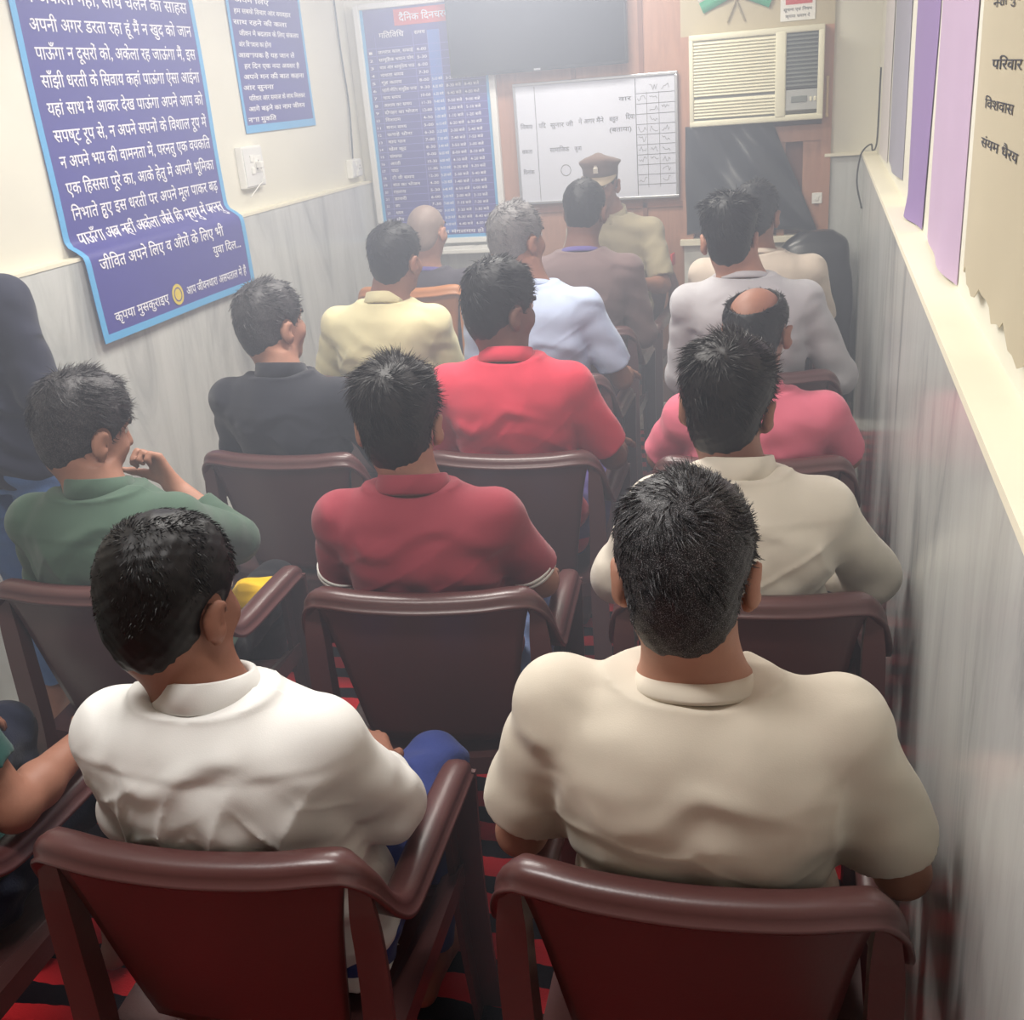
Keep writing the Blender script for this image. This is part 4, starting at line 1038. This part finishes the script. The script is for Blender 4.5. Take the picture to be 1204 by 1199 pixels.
def switchboard(x, y, z, w, h, label, cord):
    root = empty('switchboard', (x, y, z)); tag(root, label, 'switchboard', 'switchboards on the left wall')
    MB().box((0, -w/2, 0), (0.035, w/2, h), 0.004).build('box', MT['white'], root)
    MB().box((0.035, -w/2+0.006, 0.008), (0.040, w/2-0.006, h-0.008), 0.001).build('cover_plate', MT['whiteframe'], root)
    for k in range(2): MB().box((0.040, -w*0.30+0.02, h*0.62-0.055*k), (0.046, -w*0.30+0.05, h*0.62+0.03-0.055*k), 0.002).build('switch', MT['white'], root)
    so = MB().box((0.040, 0.0, h*0.35), (0.043, w*0.36, h*0.75), 0.001).build('socket', MT['white'], root)
    for py, pz in ((0.2, 0.62), (0.1, 0.45), (0.28, 0.45)): MB().box((0.043, w*py-0.004, h*pz-0.004), (0.0436, w*py+0.004, h*pz+0.004)).build('socket_hole', MT['tvb'], so)
    if cord:
        MB().box((0.044, w*0.02, h*0.45), (0.075, w*0.16, h*0.62), 0.006).build('plug', MT['white'], root)
        MB().tube(spline([(0.07, w*0.08, h*0.45), (0.075, w*0.05, h*0.2), (0.05, -w*0.1, -0.0), (0.03, -w*0.35, -0.04)], 8), 0.003, 6).build('cord', MT['white'], root, True)
switchboard(XLU, 4.70, 1.452, 0.19, 0.185, 'white switchboard with a plug and dangling cord under the smaller blue banner', True)
switchboard(XLU, 5.90, 1.385, 0.14, 0.10, 'small white switch box in the far left corner beside the blue timetable', False)
o = MB().tube(spline([(XLU+0.012, 5.92, CEIL-0.01), (XLU+0.013, 5.925, 2.1), (XLU+0.012, 5.95, 1.8), (XLU+0.02, 5.91, 1.6), (XLU+0.016, 5.90, 1.487)], 10), 0.005, 6).build('hanging_wire', MT['cable'], None, True)
tag(o, 'dark wire running down the far left corner to the small switch box', 'wire')
o = MB().tube(spline([(XR-0.004, 5.74, 1.10), (XR-0.03, 5.80, 1.22), (XR-0.02, 5.84, 1.33), (XR+0.0, 5.88, 1.372), (XR+0.03, 5.80, 1.40), (XR+0.035, 5.75, 1.375), (XR+0.055, 5.80, 1.40), (XRU-0.004, 5.86, 1.55), (XRU-0.004, 5.86, 1.75)], 10), 0.004, 6).build('loose_cable', MT['cable'], None, True)
tag(o, 'loose black cable curling over the right wall ledge at the far corner', 'cable')

# ------------------------------------------------------------------ charts hung along the right wall
def chart(y0, y1, zb, rgb, label, seed, notes=None, curl=0.03, torn=False, width_b=None):
    root = empty('wall_chart', (XRU, (y0+y1)/2, zb)); tag(root, label, 'paper chart', 'paper charts on the right wall')
    yc = (y0+y1)/2; rg = np.random.default_rng(seed); ph = rg.random(4)*6.28; ZT = 2.45
    def f(lift):
        def g(u, v):                       # u 0..1 from far edge to near edge, v 0..1 upwards
            z = zb+(ZT-zb)*v; y = y1+(y0-y1)*u
            x = XRU-0.0025-curl*max(0, 1-v*3.2)**2*(0.3+0.7*math.sin(3.1*u+ph[0])**2)*math.sin(math.pi*min(1, max(0, u)))-0.002*math.sin(6*u+ph[1]+2*v)**2
            if torn and v == 0: z += 0.012*math.sin(23*u+ph[2])+0.006*math.sin(57*u)
            if width_b: y = yc+(y-yc)*(width_b+(1-width_b)*min(1, v*2.2))
            return (x-lift-XRU, y-yc, z-zb)
        return g
    m = M('chart_paper_%d' % seed, rgb, 0.75, 0.25, 0.04, 3, 0.2, 8)
    plate(f(0), 0, 1, 0, 1, 26, 24, m, 'paper', root, 0.0012, (-1, 0, 0))
    if notes:
        lay_text([(t, a, b, v, s) for t, a, b, v, s in notes], lambda u, v: f(0.0015)(u, v), 'lettering', MT['marker'], root, 0.004)
H_ = 0.035
chart(1.36, 2.22, 1.415, (188, 178, 154), 'tan chart paper with faint handwriting and a torn lower edge on the right wall', 71,
      [('जीवन में अपना लकषय', 0.12, 0.6, 0.49, 0.022), ('नशा मुकत', 0.15, 0.55, 0.43, 0.022), ('परिवार', 0.2, 0.55, 0.34, 0.022), ('विशवास', 0.15, 0.5, 0.28, 0.022), ('संयम धैरय', 0.15, 0.6, 0.22, 0.022)], 0.028, True)
chart(2.30, 2.98, 1.36, (186, 164, 190), 'pink-lilac chart paper between the purple and the tan sheets on the right wall', 72, None, 0.024)
chart(3.04, 3.78, 1.355, (142, 120, 168), 'purple chart paper hung on the right wall beside the grey sheet', 73, None, 0.028, False, 0.75)
chart(4.0, 4.85, 1.40, (150, 148, 160), 'grey chart paper on the right wall beyond the purple sheet', 74, None, 0.018)
chart(4.95, 5.60, 1.38, (200, 194, 192), 'pale white chart paper at the far end of the right wall', 75, None, 0.014)
chart(0.74, 1.34, 1.42, (196, 168, 162), 'pale rose chart paper at the right edge of the photo, beyond the tan sheet', 76, None, 0.02)

# ------------------------------------------------------------------ things low down
def bulky():
    F = Field((-0.36, -0.17, -0.01), (0.26, 0.17, 1.04), 0.012)
    F.loft([0.002, 0.10, 0.45, 0.75, 0.90, 0.955, 0.985], [0.0]*7, [0.0, 0.0, 0.0, 0.01, 0.02, 0.025, 0.03], [0.195, 0.205, 0.20, 0.20, 0.185, 0.15, 0.06], [0.10, 0.11, 0.11, 0.105, 0.09, 0.07, 0.03], 3.2, 0.02,
           lambda X, Y, Z: 0.006*np.sin(9*X+7*Z)*np.sin(11*Z)+0.008*np.exp(-((X-0.07-0.12*Z)/0.02)**2))
    o = F.obj('vinyl_cushion', MT['vinyl']); o.location = (-0.015, 5.80, 0.0)
    tag(o, 'tall bulky black vinyl cushion standing under the window in the far right corner', 'cushion')
bulky()

def table():
    root = empty('side_table', (-0.70, 5.72, 0)); tag(root, 'small table with a white cloth between the officer and the window wall', 'table')
    MB().box((-0.17, -0.2, 0.70), (0.17, 0.24, 0.725), 0.004).build('table_top', MT['wood2'], root)
    for a in (-0.14, 0.11):
        for b in (-0.17, 0.18): MB().box((a, b, 0), (a+0.03, b+0.03, 0.70)).build('leg', MT['wood2'], root)

def yellow_cloth():
    F = Field((-0.16, -0.12, -0.02), (0.16, 0.12, 0.08), 0.006)
    F.loft([0.0, 0.012, 0.03, 0.045], [0]*4, [0]*4, [0.065, 0.075, 0.065, 0.04], [0.065, 0.075, 0.065, 0.04], 3.5, 0.02, lambda X, Y, Z: 0.004*np.sin(60*X+20*Y)+0.003*np.sin(75*Y+10*X))
    m = cloth('bright_yellow_cloth', (236, 190, 30)); o = F.obj('yellow_cloth', m); o.location = (-1.43, 2.26, 0.572); o.rotation_euler = (0.05, 0, 0.3)
    tag(o, 'bundle of bright yellow cloth lying on the lap of the man in green', 'cloth')
yellow_cloth()

def ledge_shelf():
    root = empty('wall_shelf', (-2.0, YB, 0.93)); tag(root, 'low white shelf with papers under the blue timetable', 'shelf')
    MB().box((-0.30, -0.16, 0.0), (0.30, 0.0, 0.022), 0.003).build('shelf_board', MT['white'], root)
    for x in (-0.24, 0.22): MB().box((x, -0.13, -0.10), (x+0.02, 0.0, 0.0)).build('bracket', MT['white'], root)
ledge_shelf()
for i, (x, w, a, lb) in enumerate(((-2.02, 0.11, 0.25, 'loose white papers lying on the left part of the low white shelf'), (-1.83, 0.10, -0.2, 'loose white papers lying on the right part of the low white shelf'))):
    mb = MB()
    for k in range(3): mb.box((-w+0.01*k, -0.055, 0.002*k), (w-0.012*k, 0.05, 0.002*k+0.0015))
    o = mb.build('paper_stack', MT['white']); o.location = (x, YB-0.085, 0.9525); o.rotation_euler = (0, 0, a*0.4); tag(o, lb, 'papers', 'papers on the low shelf')

# ------------------------------------------------------------------ added haze volume that stands in for a veiled camera lens
def haze():
    o = MB().box((-2.9, 1.1, 0.0005), (0.6, YB+0.3, CEIL+0.2)).build('lens_haze', None)
    m = bpy.data.materials.new('lens_veil_volume'); m.use_nodes = True; t = m.node_tree; t.nodes.clear()
    out = t.nodes.new('ShaderNodeOutputMaterial'); v = t.nodes.new('ShaderNodeVolumeScatter')
    v.inputs['Density'].default_value = HAZE; v.inputs['Anisotropy'].default_value = 0.2; v.inputs['Color'].default_value = (0.80, 0.85, 1.0, 1)
    t.links.new(v.outputs[0], out.inputs['Volume']); o.data.materials.clear(); o.data.materials.append(m)
    tag(o, 'added volume of thin bright haze that imitates a veiled camera lens', 'haze', kind='stuff')
haze()

# ------------------------------------------------------------------ chairs, row by row
make_chair(-0.143, 1.315, 2.2, 'maroon plastic armchair of the man in the cream T-shirt, nearest on the right')
make_chair(-0.855, 1.257, 4.2, 'maroon plastic armchair under the man in the white shirt, middle of the nearest row')
make_chair(-1.57, 1.22, 3.0, 'maroon plastic armchair cut off by the bottom left corner of the photo')
make_chair(-0.125, 2.15, 2.0, 'maroon plastic armchair of the man in the long-sleeved off-white shirt, by the right wall')
make_chair(-0.812, 2.08, 6.6, 'maroon plastic armchair under the man in the dark red polo shirt')
make_chair(-1.575, 2.03, 5.0, 'maroon plastic armchair under the man in the green shirt, at the left edge')
make_chair(-0.165, 2.95, 3.0, 'maroon plastic armchair under the balding man in the pink polo shirt')
make_chair(-0.848, 2.96, 3.0, 'maroon plastic armchair under the man in the bright red polo shirt')
make_chair(-1.545, 2.92, 0.0, 'maroon plastic armchair under the man in the black shirt, by the left wall')
make_chair(-0.19, 3.83, 2.0, 'maroon plastic armchair under the man in the light grey T-shirt')
make_chair(-0.965, 3.79, 2.0, 'maroon plastic armchair under the man in the pale blue T-shirt')
make_chair(-1.62, 3.80, 0.0, 'maroon plastic armchair hidden behind the man in the pale yellow shirt')
make_chair(-0.995, 4.55, 2.0, 'maroon plastic armchair under the man in the brown T-shirt, close to the officer')
make_chair(-0.24, 4.62, 2.0, 'maroon plastic armchair under the man in the pale beige T-shirt, near the window')
MT['orange_plastic'] = M('orange_brown_plastic', (176, 112, 62), 0.4, 0.5, 0.04)
c = make_chair(-1.77, 4.72, 0.0, 'orange-brown high-backed plastic chair of the man with the shaved head', 'orange_plastic'); c.scale.z = 1.2
c = make_chair(-1.0, 5.50, 176.0, 'maroon plastic armchair of the uniformed officer, facing the rows')

# ------------------------------------------------------------------ people, nearest first
person('man from behind in a cream T-shirt, grey-flecked hair, nearest on the right', (-0.133, 1.325), 2.2, (-0.155, 1.26, 1.325),
       skin='skin_fair', hair='silver', hair_t=0.013, hair_top=0.014, strands=11000, slen=0.020, lift=0.6, shirt='tee', shirt_m='tee_cream', trouser_m='black_denim',
       sx=0.185, bulk=1.05, h=0.0055, hh=0.0035, lel=(-0.285, -0.04, 0.715), rel=(0.275, -0.035, 0.70), lwr=(-0.25, 0.22, 0.70), rwr=(0.25, 0.22, 0.70), lhd=(0.3, 1, -0.3), rhd=(-0.3, 1, -0.3),
       sleeve=0.76, sleeve_r=0.074, sag=0.004, seed=3, fold=1.1, shdz=(0.032, 0.022))
person('man from behind in a white collared shirt, black hair, in the nearest row', (-0.83, 1.257), 4.2, (-0.902, 1.20, 1.268),
       skin='skin', hair='blk', hair_t=0.013, hair_top=0.012, strands=11000, slen=0.010, lift=1.2, shirt='shirt', shirt_m='white_cotton', trouser_m='blue_denim', head=(-14, 6, 3),
       sx=0.165, bulk=0.98, h=0.0055, hh=0.0035, lel=(-0.235, -0.03, 0.725), rel=(0.188, 0.02, 0.725), lwr=(-0.10, 0.21, 0.62), rwr=(0.11, 0.20, 0.66), rhd=(-0.55, 0.8, 0.15), rhn=(-0.2, -0.3, -1), rcurl=0.7,
       lkn=(-0.14, 0.40, 0.52), rkn=(0.135, 0.42, 0.51), sleeve=1.75, sleeve_r=0.058, seed=8, fold=1.25, yoke=0.445, nape=-0.088, sag=0.004, ripple=0.8, lean=-0.68)
person('man at the bottom left edge with a bare bent forearm, teal sleeve and dark trousers', (-1.57, 1.22), 3.0, (-1.62, 1.26, 1.29),
       skin='skin', hair='blk', shirt='tee', shirt_m='teal_cotton', trouser_m='navy_denim', rel=(0.275, -0.05, 0.71), rwr=(0.25, 0.20, 0.69), rhd=(-0.5, 0.9, -0.1),
       rkn=(0.17, 0.44, 0.52), lkn=(-0.17, 0.44, 0.51), sleeve=0.66, sx=0.19, seed=5)
person('man from behind in a dark red polo shirt with white sleeve trim', (-0.812, 2.08), 6.6, (-0.868, 2.05, 1.286),
       skin='skin_fair', hair='blkbrown', hair_t=0.015, hair_top=0.022, strands=9000, slen=0.030, lift=0.8, shirt='polo', shirt_m='maroon_cotton', trouser_m='pale_denim', head=(4, -2, 0),
       sx=0.172, bulk=0.95, h=0.006, hh=0.0038, lel=(-0.245, 0.0, 0.725), rel=(0.222, 0.03, 0.72), lwr=(-0.12, 0.24, 0.60), rwr=(0.16, 0.27, 0.63), sleeve=0.78, sleeve_r=0.062, trim='white', seed=11, nape=-0.086, fold=1.0)
person('man in a long-sleeved off-white shirt, elbows spread, by the right wall', (-0.125, 2.15), 2.0, (-0.170, 2.12, 1.309),
       skin='skin', hair='blkbrown', hair_t=0.017, hair_top=0.022, strands=9000, slen=0.028, lift=0.7, shirt='shirt', shirt_m='cream_cotton', trouser_m='grey_trouser', head=(-6, -3, 4),
       sx=0.165, bulk=0.93, h=0.006, hh=0.0038, lel=(-0.288, -0.02, 0.745), rel=(0.262, 0.03, 0.745), lwr=(-0.15, 0.2, 0.66), rwr=(0.15, 0.24, 0.66), sleeve=1.75, sleeve_r=0.060, seed=13, fold=1.3, yoke=0.445, sag=0.006, ripple=0.8)
person('man in a green shirt with tousled greying hair, chin propped on his right fist', (-1.575, 2.03), 5.0, (-1.640, 2.00, 1.273),
       skin='skin_fair', hair='greymix', hair_t=0.016, hair_top=0.018, strands=8000, slen=0.028, lift=0.7, shirt='shirt', shirt_m='green_cotton', trouser_m='black_denim', head=(-30, 12, 4),
       sx=0.18, bulk=1.0, h=0.006, hh=0.0038, rel=(0.16, 0.16, 0.76), rwr=(0.005, 0.185, 0.905), rhd=(-0.42, -0.05, 0.9), rhn=(-0.45, -0.8, -0.1), rcurl=1.35,
       lel=(-0.255, -0.02, 0.75), lwr=(-0.12, 0.25, 0.66), rkn=(0.12, 0.43, 0.50), ran=(-0.02, 0.47, 0.085), rtoe=(0.3, 1, 0), sleeve=1.6, sleeve_r=0.060, seed=17, fold=1.2, yoke=0.44, sag=0.004, ripple=0.6)
person('man in a bright red polo shirt with black hair, head turned to the right', (-0.848, 2.96), 3.0, (-0.872, 2.90, 1.352),
       skin='skin_dark', hair='blk', hair_t=0.013, hair_top=0.020, strands=4500, slen=0.026, lift=0.5, shirt='polo', shirt_m='red_cotton', trouser_m='violet_cotton', head=(-42, 4, 2),
       sx=0.182, bulk=1.03, sleeve=0.84, sleeve_r=0.066, seed=19, rel=(0.272, 0.0, 0.73), rwr=(0.25, 0.20, 0.715), nape=-0.09)
person('balding man in a pink polo shirt, black hair ringing his bare crown', (-0.165, 2.95), 3.0, (-0.153, 2.92, 1.25),
       skin='skin', hair='blk', hair_t=0.010, hair_top=0.0, strands=4000, slen=0.016, lift=0.4, shirt='polo', shirt_m='pink_cotton', trouser_m='grey_trouser', head=(-18, -4, 0),
       sx=0.185, bulk=1.03, sleeve=0.88, sleeve_r=0.064, seed=23, bald=((0, -0.03, 0.112), (0.070, 0.090, 0.060)))
person('seated man in a black shirt with short brown-grey hair, beside the left wall', (-1.545, 2.92), 0.0, (-1.608, 2.90, 1.313),
       skin='skin_fair', hair='greymix', hair_t=0.013, hair_top=0.014, strands=4500, slen=0.024, lift=0.6, shirt='shirt', shirt_m='black_cotton', trouser_m='black_denim', head=(-26, -2, 0),
       sx=0.185, bulk=1.0, sleeve=1.5, seed=29, fold=1.3, yoke=0.445, nape=-0.085)
person('man in a light grey T-shirt with a tall black quiff', (-0.19, 3.83), 2.0, (-0.293, 3.75, 1.418),
       skin='skin_fair', hair='blk', hair_t=0.014, hair_top=0.030, strands=4000, slen=0.030, lift=0.8, shirt='tee', shirt_m='grey_cotton', trouser_m='grey_trouser', head=(3, 0, 0),
       sx=0.195, bulk=1.08, sleeve=1.2, sleeve_r=0.064, seed=31, rel=(0.275, -0.02, 0.745), lel=(-0.275, 0.0, 0.745))
person('man in a pale blue T-shirt with grey hair, behind the man in brown', (-0.965, 3.79), 2.0, (-1.043, 3.75, 1.418),
       skin='skin', hair='greyer', hair_t=0.011, hair_top=0.012, strands=4000, slen=0.024, lift=0.5, shirt='tee', shirt_m='pale_blue_cotton', trouser_m='blue_denim', head=(-34, -3, 0),
       sx=0.195, bulk=1.08, sleeve=0.80, sleeve_r=0.068, seed=37, rel=(0.275, 0.0, 0.745), rwr=(0.25, 0.22, 0.715))
person('seated man in a pale yellow collared shirt with straight black hair', (-1.62, 3.80), 0.0, (-1.518, 3.75, 1.364),
       skin='skin', hair='blk', hair_t=0.014, hair_top=0.014, strands=4000, slen=0.022, lift=0.3, shirt='polo', shirt_m='yellow_cotton', trouser_m='grey_trouser', head=(-16, 0, 0),
       sx=0.195, bulk=1.1, sleeve=0.95, sleeve_r=0.070, seed=41)
person('seated man in a brown T-shirt with short black hair, in front of the officer', (-0.995, 4.55), 2.0, (-0.956, 4.55, 1.412),
       skin='skin_dark', hair='blk', hair_t=0.011, hair_top=0.010, strands=3500, slen=0.016, lift=0.4, shirt='tee', shirt_m='brown_cotton', trouser_m='grey_trouser', head=(-12, 0, 0), collar_m='violet_cotton',
       sx=0.205, bulk=1.1, sleeve=1.1, sleeve_r=0.066, seed=43)
person('man in a pale beige T-shirt with black hair, beside the black vinyl cushion', (-0.24, 4.62), 2.0, (-0.245, 4.55, 1.371),
       skin='skin', hair='blk', hair_t=0.013, hair_top=0.014, strands=3500, slen=0.022, lift=0.5, shirt='tee', shirt_m='pale_cream_cotton', trouser_m='grey_trouser', head=(-14, 0, 0),
       sx=0.215, bulk=1.12, sleeve=0.85, sleeve_r=0.072, seed=47)
person('man with a shaved greying head, in the orange-brown chair below the blue timetable', (-1.77, 4.755), 0.0, (-1.720, 4.66, 1.325),
       skin='skin_fair', hair='stubble', hair_t=0.002, hair_top=0.0, strands=3000, slen=0.005, lift=1.0, shirt='tee', shirt_m='dark_shirt_cotton', trouser_m='grey_trouser', head=(-10, 0, 0), hz=0.56, collar_m='violet_cotton',
       sx=0.19, bulk=1.0, lel=(-0.27, 0.0, 0.875), rel=(0.27, 0.0, 0.875), lwr=(-0.12, 0.24, 0.79), rwr=(0.12, 0.24, 0.79), lkn=(-0.12, 0.41, 0.57), rkn=(0.12, 0.41, 0.57), seed=53)
off_body, off = person('uniformed officer in khaki shirt and brown peaked cap, seated facing the rows', (-1.0, 5.46), 172.0, (-1.05, 5.40, 1.435),
       skin='skin', hair='blk', hair_t=0.008, hair_top=0.0, strands=0, shirt='shirt', shirt_m='khaki_drill', trouser_m='khaki_drill', head=(8, 5, 0), hz=0.53,
       sx=0.195, bulk=1.05, lel=(-0.265, 0.06, 0.80), lwr=(-0.20, 0.24, 0.845), lhd=(0.5, 0.6, 0.3), lhn=(0.8, -0.3, 0.2), lcurl=0.9, rel=(0.26, 0.04, 0.78), rwr=(0.14, 0.25, 0.72), sleeve=0.86, sleeve_r=0.066, seed=59, lkn=(-0.16, 0.40, 0.55), rkn=(0.16, 0.40, 0.55), group='officer facing the rows')
person('man standing barefoot against the left wall in a dark top and rolled-up blue jeans', (-2.275, 2.43), -4.0, (-2.32, 2.45, 1.735),
       skin='skin', hair='blk', shirt='tee', shirt_m='navy_cotton', trouser_m='wash_denim', hz=0.90, sx=0.165, lel=(-0.185, -0.02, 1.12), rel=(0.20, -0.02, 1.12), lwr=(-0.17, 0.10, 0.88), rwr=(0.06, 0.20, 0.96),
       lhd=(0, 0.2, -1), rhd=(-0.3, 0.5, -0.8), lhn=(1, 0, 0), rhn=(-1, 0.2, 0), lkn=(-0.09, 0.03, 0.49), rkn=(0.09, 0.03, 0.49), lan=(-0.09, 0.02, 0.085), ran=(0.09, 0.05, 0.085), lean=-0.2, sleeve=1.6, seed=61, group='people standing')

# officer's cap, badge and shoulder marks
def cap():
    hc, R, hs = off['hc'], off['R'], off['hs']; P = lambda x, y, z: hc+R @ np.array([x, y, z])
    V, F = [], []; N = 40
    rings = [(0.086, 0.108, 0.048), (0.088, 0.110, 0.080), (0.094, 0.116, 0.092), (0.104, 0.127, 0.104), (0.102, 0.124, 0.113), (0.075, 0.095, 0.124), (0.03, 0.04, 0.127)]
    for i, (rx, ry, z) in enumerate(rings):
        for j in range(N):
            t = 2*math.pi*j/N; k = max(0, i-1)*0.006
            V.append(P(rx*math.cos(t), -0.008+ry*math.sin(t), z+k*math.sin(t)))
    for i in range(len(rings)-1):
        for j in range(N): F.append((i*N+j, i*N+(j+1) % N, (i+1)*N+(j+1) % N, (i+1)*N+j))
    F.append(tuple((len(rings)-1)*N+j for j in range(N))); F.append(tuple(range(N-1, -1, -1)))
    MT['cap'] = cloth('brown_cap_felt', (98, 78, 70)); MT['capband'] = M('dark_cap_band', (60, 40, 34), 0.6); MT['visor'] = M('visor_reflection_tan', (140, 124, 100), 0.55)  # visor's tan puts the light it reflects into the base colour
    MT['badge'] = M('silver_badge', (216, 208, 196), 0.3, 0.5, metal=0.6)
    c = mesh_obj('cap', V, F, MT['cap'], off_body)
    V, F = [], []; M_ = 18
    for s in (0, 1):
        for i in range(M_+1):
            t = math.pi*(0.12+0.76*i/M_)
            w = math.sin(math.pi*i/M_)**0.6
            V.append(P(0.088*math.cos(t), -0.008+0.110*math.sin(t), 0.050-0.004*s)); V.append(P(0.095*math.cos(t), -0.008+0.110*math.sin(t)+0.052*w, 0.050-0.034*w-0.004*s))
    K = 2*(M_+1)
    for i in range(M_):
        F.append((2*i, 2*i+1, 2*i+3, 2*i+2)); F.append((K+2*i, K+2*i+2, K+2*i+3, K+2*i+1)); F.append((2*i+1, K+2*i+1, K+2*i+3, 2*i+3))
    mesh_obj('visor', V, F, MT['visor'], c)
    mb = MB(); mb.box((-0.012, 0, -0.016), (0.012, 0.005, 0.012), 0.002); mb.box((-0.007, 0, 0.010), (0.007, 0.005, 0.024), 0.002)
    V = [P(x, 0.110+y, 0.088+z) for x, y, z in mb.V]; mesh_obj('cap_badge', V, mb.F, MT['badge'], c, False)
    # red shoulder straps and arm patch on the khaki shirt
    shirt = [o for o in off_body.children if o.name.startswith('shirt')][0]
    for sx in (-1, 1):
        mb = MB(); x = sx*0.175
        mb.box((x-0.045, -0.115, 1.005), (x+0.045, -0.075, 1.02), 0.004)
        o = mb.build('shoulder_strap', MT['redp'], shirt, True); o.location = (0, 0.0, 0.015 if sx > 0 else 0.015)
    mb = MB(); mb.box((-0.298, -0.06, 0.885), (-0.288, 0.0, 0.945), 0.003); mb.build('arm_patch', MT['redp'], shirt, True)
cap()
